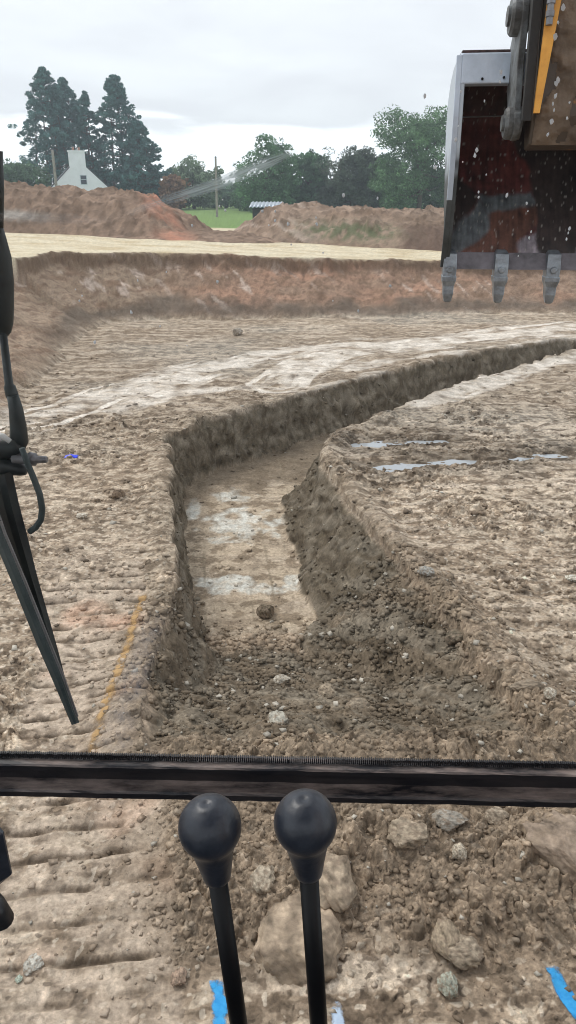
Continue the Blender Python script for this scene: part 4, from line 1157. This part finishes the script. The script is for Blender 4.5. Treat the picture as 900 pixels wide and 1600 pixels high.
# --- bucket
psi = math.radians(6)
BX, BY, BZ = np.array([math.cos(psi), -math.sin(psi), 0]), np.array([math.sin(psi), math.cos(psi), 0]), np.array([0, .085, .94])
BO = np.array([1.265, 4.04, 2.045])
BF = (BX, BY, BZ, BO)
HWB = .44
M_bout = mat('skylit_bucket_steel', (.44, .50, .58), .40, metal=.2, col2=(.60, .67, .77), scale=5, bump=.15, bscale=40)  # pale steel with the brightness of the sky put into its colour
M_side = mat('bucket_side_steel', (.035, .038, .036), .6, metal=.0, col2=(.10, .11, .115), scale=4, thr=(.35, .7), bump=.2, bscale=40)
M_tooth = mat('tooth_steel', (.17, .18, .19), .4, metal=.6, col2=(.36, .40, .44), scale=14, thr=(.35, .65), bump=.3, bscale=60)
M_inner = mat_vcol('bucket_inside', rough=.55, grain=.30, gscale=22, bump=.35, bdist=.01, spec=.4)
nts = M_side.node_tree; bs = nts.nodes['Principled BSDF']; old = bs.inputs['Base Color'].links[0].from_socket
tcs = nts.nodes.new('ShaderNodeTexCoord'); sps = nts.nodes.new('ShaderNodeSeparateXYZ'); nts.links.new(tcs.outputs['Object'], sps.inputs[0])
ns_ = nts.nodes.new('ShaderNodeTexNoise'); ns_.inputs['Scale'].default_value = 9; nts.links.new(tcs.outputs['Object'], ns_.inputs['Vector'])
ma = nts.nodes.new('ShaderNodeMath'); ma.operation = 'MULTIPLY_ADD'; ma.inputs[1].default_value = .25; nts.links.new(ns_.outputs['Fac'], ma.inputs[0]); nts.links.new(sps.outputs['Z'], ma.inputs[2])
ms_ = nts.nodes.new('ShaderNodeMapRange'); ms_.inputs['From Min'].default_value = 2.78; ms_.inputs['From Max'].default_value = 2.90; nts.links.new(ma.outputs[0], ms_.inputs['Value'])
mxs = nts.nodes.new('ShaderNodeMix'); mxs.data_type = 'RGBA'; mxs.inputs['B'].default_value = (.50, .56, .62, 1); nts.links.new(ms_.outputs[0], mxs.inputs['Factor']); nts.links.new(old, mxs.inputs['A']); nts.links.new(mxs.outputs['Result'], bs.inputs['Base Color'])  # upper side plate paler: light from the sky put into the colour
bucket = empty('bucket', (0, 0, 0), exc); tag(bucket, 'wide toothed digging bucket, rust red and scuffed inside, hanging teeth down')
PR = [(.100, .195), (.135, .30), (.19, .42), (.26, .55), (.33, .68), (.385, .82), (.41, .95), (.385, 1.07), (.30, 1.155), (.17, 1.205), (.02, 1.225), (-.10, 1.225)]
FE = [(-.115, 1.225), (-.125, 1.10), (-.125, .95), (-.10, .75), (-.06, .55), (-.01, .40), (.045, .28), (.085, .195)]   # front edge, top to lip
def curve(P, n):
    P = np.array(P); d = np.concatenate([[0], np.cumsum(np.hypot(*np.diff(P, axis=0).T))]); t = np.linspace(0, d[-1], n)
    return np.stack([np.interp(t, d, P[:, 0]), np.interp(t, d, P[:, 1])], 1)
pc = curve(PR, 120); nu = 220
xs = np.linspace(-HWB + .012, HWB - .012, nu)
GX, IY = np.meshgrid(xs, np.arange(120)); xx = GX.ravel(); pp = pc[IY.ravel()]
dent = .004 * fbm(xx * 3, pp[:, 1] * 3, 3, 400)
loc = np.stack([xx, pp[:, 0] + dent, pp[:, 1]], 1)
Vw = BO + loc[:, :1] * BX + loc[:, 1:2] * BY + loc[:, 2:] * BZ
ix = np.arange(len(xx)).reshape(120, nu)
Q = np.stack([ix[:-1, :-1], ix[:-1, 1:], ix[1:, 1:], ix[1:, :-1]], -1).reshape(-1, 4)
# colour by what is seen where in the shell: red paint, soil film, scuffed bare steel, painted shade at the right. sx from the left, sz height
sx, sz = xx + HWB, pp[:, 1]
wn = .03 * fbm(sx * 7, sz * 7, 3, 401)
C = np.tile(np.array([[.110, .026, .022]]), (len(xx), 1))
C = mixc(C, (.055, .018, .016), np.clip(.35 + fbm(sx * 3, sz * 3, 4, 402), 0, 1))
pu = 131 + sx * 876 + 22 * fbm(sx * 5, sz * 5, 4, 405); pv = 1333 - (sz - .2) * 1089 + 22 * fbm(sx * 5, sz * 5, 4, 406)     # a layout grid of the shell, across and down
patch = lambda P: sum(inside(pu + a_, pv + b_, P) * 1.0 for a_, b_ in ((0, 0), (9, 0), (-9, 0), (0, 9), (0, -9), (5, 5), (-5, -5), (5, -5), (-5, 5))) / 9 * .9
C = mixc(C, (.040, .022, .020), sst(.97, 1.03, sz + wn) * .8)
C = mixc(C, (.095, .040, .026), patch([(350, 1000), (560, 930), (560, 1080), (500, 1180), (470, 1220), (462, 1345), (430, 1400), (330, 1400), (310, 1290), (230, 1260), (180, 1400), (60, 1400), (100, 1300), (300, 1180)]))
C = mixc(C, (.022, .017, .015), patch([(60, 700), (160, 740), (220, 860), (285, 930), (240, 1060), (150, 1150), (110, 1190), (60, 1220)]))
C = mixc(C, (.085, .100, .108), patch([(105, 1200), (250, 1040), (290, 950), (352, 1030), (340, 1130), (300, 1180), (200, 1260), (100, 1330)]))
C = mixc(C, (.090, .106, .114), patch([(280, 925), (430, 920), (540, 895), (560, 960), (450, 1000), (340, 1025)]))
C = mixc(C, (.20, .18, .20), patch([(225, 1290), (250, 1260), (312, 1290), (330, 1400), (200, 1400)]))
C = mixc(C, (.20, .18, .20), patch([(470, 1220), (500, 1180), (575, 1120), (585, 1400), (462, 1400)]))
C = mixc(C, (.022, .018, .016), patch([(380, 340), (1000, 340), (1000, 1400), (580, 1400), (565, 1100), (545, 900), (530, 790), (480, 690), (440, 560), (375, 480)]))  # near-black right side: shadow below the arm put into the colour
C = mixc(C, (.20, .18, .20), patch([(735, 1230), (800, 1230), (840, 1400), (725, 1400)]))
C = C * (1 + .35 * fbm(sx * 20, sz * 20, 3, 403) + .45 * fbm(sx * 40, sz * 5, 3, 407) + .3 * fbm(sx * 3, sz * 3, 3, 408))[:, None]
C = mixc(C, (.30, .28, .25), np.clip((fbm(sx * 45, sz * 45, 2, 404) - .62) * 5, 0, .8))
sh = mesh_np('shell', Vw, Q, None, bucket, EX, smooth=True, colors=np.clip(C, .008, .5), mats=[M_inner, M_bout])
md = sh.modifiers.new('thickness', 'SOLIDIFY'); md.thickness = .022; md.offset = -1; md.material_offset = 1; md.material_offset_rim = 0
# torque box across the top and lip plate
b = MB(); b.prism([(-.128, 1.095), (-.118, 1.232), (-.04, 1.25), (.06, 1.235), (.03, 1.20), (-.06, 1.09)], -HWB + .01, HWB - .01, BF)
tbx = b.build('top_box', M_bout, bucket, EX, bevel=.006)
for k in range(5):
    b = MB(); b.tube([place((-.33 + k * .10, -.134, 1.115 + .006 * (k % 2)), (0, 0, 0), BF), place((-.33 + k * .10, -.115, 1.12), (0, 0, 0), BF)], .006, 8)
    b.build('bolt_head', M_rod, tbx, EX)
b = MB(); b.prism([(.078, .185), (.105, .185), (.140, .27), (.125, .275)], -HWB, HWB, BF)
b.build('lip_plate', mat('lip_steel', (.10, .09, .095), .55, metal=.2, col2=(.22, .20, .22), scale=9), bucket, EX, bevel=.004)
# a weld seam across the shell
b = MB(); b.tube([place((x, .405 - .004, .985 + .02 * (x + .6)), (0, 0, 0), BF) for x in np.linspace(-.40, -.12, 20)], .0045, 6)
b.build('weld_seam', M_dull, bucket, EX, smooth=True)
prof = [tuple(p) for p in curve(PR, 40)] + FE
for sg in (-1, 1):
    b = MB()
    x0, x1 = sorted((sg * HWB, sg * (HWB - .03)))
    b.prism(prof, x0 + .0, x1 + .0, BF)
    sp = b.build('side_plate', M_side, bucket, EX, bevel=.003)
    b = MB(); inner = [(y + .012, z) for y, z in FE[:5]]; outer = [(y - .004, z) for y, z in FE[:5]][::-1]
    b.prism(inner + outer, sg * HWB - .012 - .003 * (sg < 0), sg * HWB + .012 + .003 * (sg > 0), BF)
    b.build('side_cutter', M_bout, sp, EX, bevel=.003)
    b = MB(); inner = [(y + .012, z) for y, z in FE[4:]]; outer = [(y - .004, z) for y, z in FE[4:]][::-1]
    b.prism(inner + outer, sg * HWB - .012 - .003 * (sg < 0), sg * HWB + .012 + .003 * (sg > 0), BF)
    b.build('wear_edge', M_side, sp, EX, bevel=.003)
for k in range(4):
    tx = -.405 + k * .27
    b = MB()
    V, Q = [], []
    def ring(w0, y0, y1, z): return [place(p, (tx, 0, 0), BF) for p in ((-w0, y0, z), (w0, y0, z), (w0, y1, z), (-w0, y1, z))]
    lv = [(.024, .098, .150, .29), (.034, .060, .150, .27), (.036, .055, .150, .20), (.034, .058, .145, .135)]
    for w0, y0, y1, z in lv: V += ring(w0, y0, y1, z)
    for i in range(len(lv) - 1):
        for q_ in range(4): Q.append((i * 4 + q_, i * 4 + (q_ + 1) % 4, i * 4 + 4 + (q_ + 1) % 4, i * 4 + 4 + q_))
    Q += [(0, 3, 2, 1), tuple(range(len(V) - 4, len(V)))]
    b.add(V, Q)
    th = MB(); th.v, th.f = b.v, b.f
    # replaceable tip in the same tooth
    V, Q = [], []
    lv = [(.038, .052, .150, .150), (.037, .054, .148, .125), (.028, .066, .134, .095), (.027, .070, .130, .05), (.020, .082, .118, .010), (.013, .092, .108, 0)]
    for w0, y0, y1, z in lv: V += ring(w0, y0, y1, z)
    for i in range(len(lv) - 1):
        for q_ in range(4): Q.append((i * 4 + q_, i * 4 + (q_ + 1) % 4, i * 4 + 4 + (q_ + 1) % 4, i * 4 + 4 + q_))
    Q += [(0, 3, 2, 1), tuple(range(len(V) - 4, len(V)))]
    th.add(V, Q)
    th.tube([place((tx, .045, .185), (0, 0, 0), BF), place((tx, .062, .185), (0, 0, 0), BF)], [.016, .019], 12)
    th.build('tooth', M_tooth, bucket, EX, bevel=.004)
# hinge ears with two pins
M_ear = mat('muddy_steel', (.06, .058, .055), .6, metal=.1, col2=(.24, .26, .27), scale=8, thr=(.40, .68), bump=.35, bscale=30)
def arcp(cy, cz, r, a0, a1, n=10): return [(cy + r * math.cos(math.radians(a0 + (a1 - a0) * i / n)), cz + r * math.sin(math.radians(a0 + (a1 - a0) * i / n))) for i in range(n + 1)]
ear = arcp(-.30, .90, .078, 150, 330) + [(-.14, .98), (-.10, 1.05), (-.06, 1.24)] + arcp(-.26, 1.36, .09, 0, 180) + [(-.33, 1.15), (-.35, .95)]
for (x0, x1) in ((-.205, -.175), (.175, .205)):
    b = MB(); b.prism(ear, x0, x1, BF); e_ = b.build('hinge_ear', M_ear, bucket, EX, bevel=.004)
for (cy, cz, r, x0) in ((-.30, .90, .068, -.238), (-.26, 1.36, .080, -.245)):
    for q in (-1, 1):
        b = MB()
        b.tube([place((q * abs(x0), cy, cz), (0, 0, 0), BF), place((q * (abs(x0) - .012), cy, cz), (0, 0, 0), BF), place((q * .165, cy, cz), (0, 0, 0), BF)], [r * .86, r, r], 24)
        b.tube([place((q * (abs(x0) + .012), cy, cz), (0, 0, 0), BF), place((q * .165, cy, cz), (0, 0, 0), BF)], r * .5, 20)
        b.build('pin_boss', M_ear, bucket, EX, smooth=False)

# --- dipper arm, link and boom
M_mud = mat('mud_caked_paint', (.085, .060, .042), .85, col2=(.20, .145, .10), scale=9, thr=(.3, .7), bump=.9, bscale=35)
M_mudor = mat('muddy_orange', (.55, .24, .035), .5, col2=(.07, .05, .035), scale=5, thr=(.28, .40), bump=.5, bscale=30)
arm = [(-.36, .80), (-.24, .78), (-.21, .92), (-.14, 1.3), (.20, 3.0), (.10, 3.35), (-.25, 3.4), (-.34, 3.1), (-.40, 1.4), (-.40, .92)]
b = MB(); b.prism(arm, -.13, .13, BF)
dip = b.build('dipper_arm', M_mudor, exc, EX, bevel=.01); tag(dip, 'mud caked orange dipper arm above the bucket')
# caked mud on the front face of the arm
gx, gz = np.meshgrid(np.linspace(-.118, .118, 60), np.linspace(.80, 2.2, 200)); x, z = gx.ravel(), gz.ravel()
lump = .012 + .012 * fbm(x * 12, z * 12, 4, 500)
edge = np.minimum(np.minimum(x + .118, .118 - x) / .02, (z - .80) / .02)
yf = -.405 + np.where(z > 1.4, (z - 1.4) * .035, 0) - np.where(z < .92, (.92 - z) * -.33, 0)
msk = fbm(x * 5, z * 3.5, 4, 501) - sst(1.15, 1.5, z) * .55 + .25
V = BO + x[:, None] * BX + (yf - lump * np.clip(msk * 4, -.4, 1) * np.clip(edge, -.2, 1))[:, None] * BY + z[:, None] * BZ
ix = np.arange(len(x)).reshape(gx.shape)
Q = np.stack([ix[:-1, :-1], ix[:-1, 1:], ix[1:, 1:], ix[1:, :-1]], -1).reshape(-1, 4)
Q = Q[msk[Q].mean(1) > -.05]
mesh_np('caked_mud', V, Q, M_mud, dip, EX, smooth=True)
b = MB(); b.prism([(-.43, .90), (-.40, .90), (-.36, 1.75), (-.44, 1.75)], -.180, -.140, BF)      # dark strip added for the shade of the gap beside the arm
b.build('gap_shade_strip', mat('gap_shade', (.020, .018, .017), .7, var=.4), dip, EX, bevel=.003)
V = [place(p, (0, 0, 0), BF) for p in ((-.137, -.455, .93), (-.112, -.455, .93), (-.030, -.455, 1.75), (-.110, -.455, 1.75), (-.137, -.435, .93), (-.112, -.435, .93), (-.030, -.435, 1.75), (-.110, -.435, 1.75))]
b = MB(); b.add(V, [(0, 1, 2, 3), (7, 6, 5, 4), (0, 4, 5, 1), (1, 5, 6, 2), (2, 6, 7, 3), (3, 7, 4, 0)])
b.build('edge_strip', mat('orange_edge', (.85, .42, .07), .45, col2=(.62, .27, .04), scale=8), dip, EX)
b = MB(); P0 = [place((-.112, -.475, z), (0, 0, 0), BF) for z in (1.28, 1.31, 1.312, 1.335, 1.337, 1.36, 1.362, 1.42, 1.8)]
b.tube(P0, [.014, .014, .018, .018, .014, .014, .018, .018, .012], 14)
b.build('hose_fitting', M_dull, dip, EX, smooth=False)
b = MB(); b.prism([(-.34, 1.32), (-.20, 1.32), (.05, 1.9), (.0, 2.2), (-.10, 2.2), (-.33, 1.45)], -.19, -.16, BF); b.prism([(-.34, 1.32), (-.20, 1.32), (.05, 1.9), (.0, 2.2), (-.10, 2.2), (-.33, 1.45)], .16, .19, BF)
b.build('bucket_link', M_ear, exc, EX)
b = MB()
P = [place((0, -.1, 3.2), (0, 0, 0), BF), np.array([1.5, 2.6, 5.6]), np.array([1.30, 1.0, 5.0]), np.array([1.15, -.6, 2.0])]
for a, c in zip(P[:-1], P[1:]): b.tube([a, c], [.26, .26], 4)
b.build('boom', M_orng, exc, EX)

# --- cab and body (round and behind the camera)
M_cabp = mat('cab_paint', (.035, .036, .04), .6, var=.2)
b = MB()
b.box((0, -.15, 1.325), (.64, .63, .025)); b.box((0, -.05, 3.20), (.66, .88, .03))
for sg in (-1, 1):
    b.box((sg * .62, railY(sg * .62) + .02, 2.26), (.03, .035, .92), bev=.01); b.box((sg * .62, -.78, 2.26), (.03, .035, .92), bev=.01)
    b.box((sg * .635, 0, 1.62), (.012, .72, .28))
b.box((0, -.80, 1.75), (.6, .012, .41)); b.box((0, .79, 1.28), (.6, .02, .02))
b.build('cab', M_cabp, exc, EX, bevel=.003)
b = MB(); b.box((0, -.42, 1.62), (.25, .25, .07), bev=.04); b.box((0, -.66, 1.98), (.24, .06, .34), bev=.05); b.box((0, -.42, 1.44), (.18, .18, .11), bev=.02)
b.build('seat', mat('seat_cloth', (.04, .04, .045), .95, var=.2), exc, EX)
b = MB(); b.box((.9, -1.7, 1.15), (1.35, 1.9, .13), bev=.04); b.box((1.45, -2.2, 1.75), (.75, 1.3, .45), bev=.08)
b.build('body', M_orng, exc, EX)
for sx_ in (-.25, 2.05):
    b = MB()
    pr = arcp(-3.2, .48, .46, 90, 270) + arcp(.05, .48, .46, -90, 90)
    b.prism(pr, sx_ - .3, sx_ + .3)
    tk = b.build('track', M_blk2, exc, EX)

# ------------------------------------------------------------------ haze
m, nt, b_ = mat_new('haze'); nt.nodes.remove(b_)
pv_ = nt.nodes.new('ShaderNodeVolumePrincipled'); pv_.inputs['Color'].default_value = (.78, .88, .97, 1); pv_.inputs['Density'].default_value = .0015; pv_.inputs['Anisotropy'].default_value = .2
nt.links.new(pv_.outputs[0], nt.nodes['Material Output'].inputs['Volume'])
b = MB(); b.box((0, -50, 14), (2700, 560, 16))
# the box encloses the camera, the ground sheet and everything that stands on it
tag(b.build('haze', m), kind='stuff')
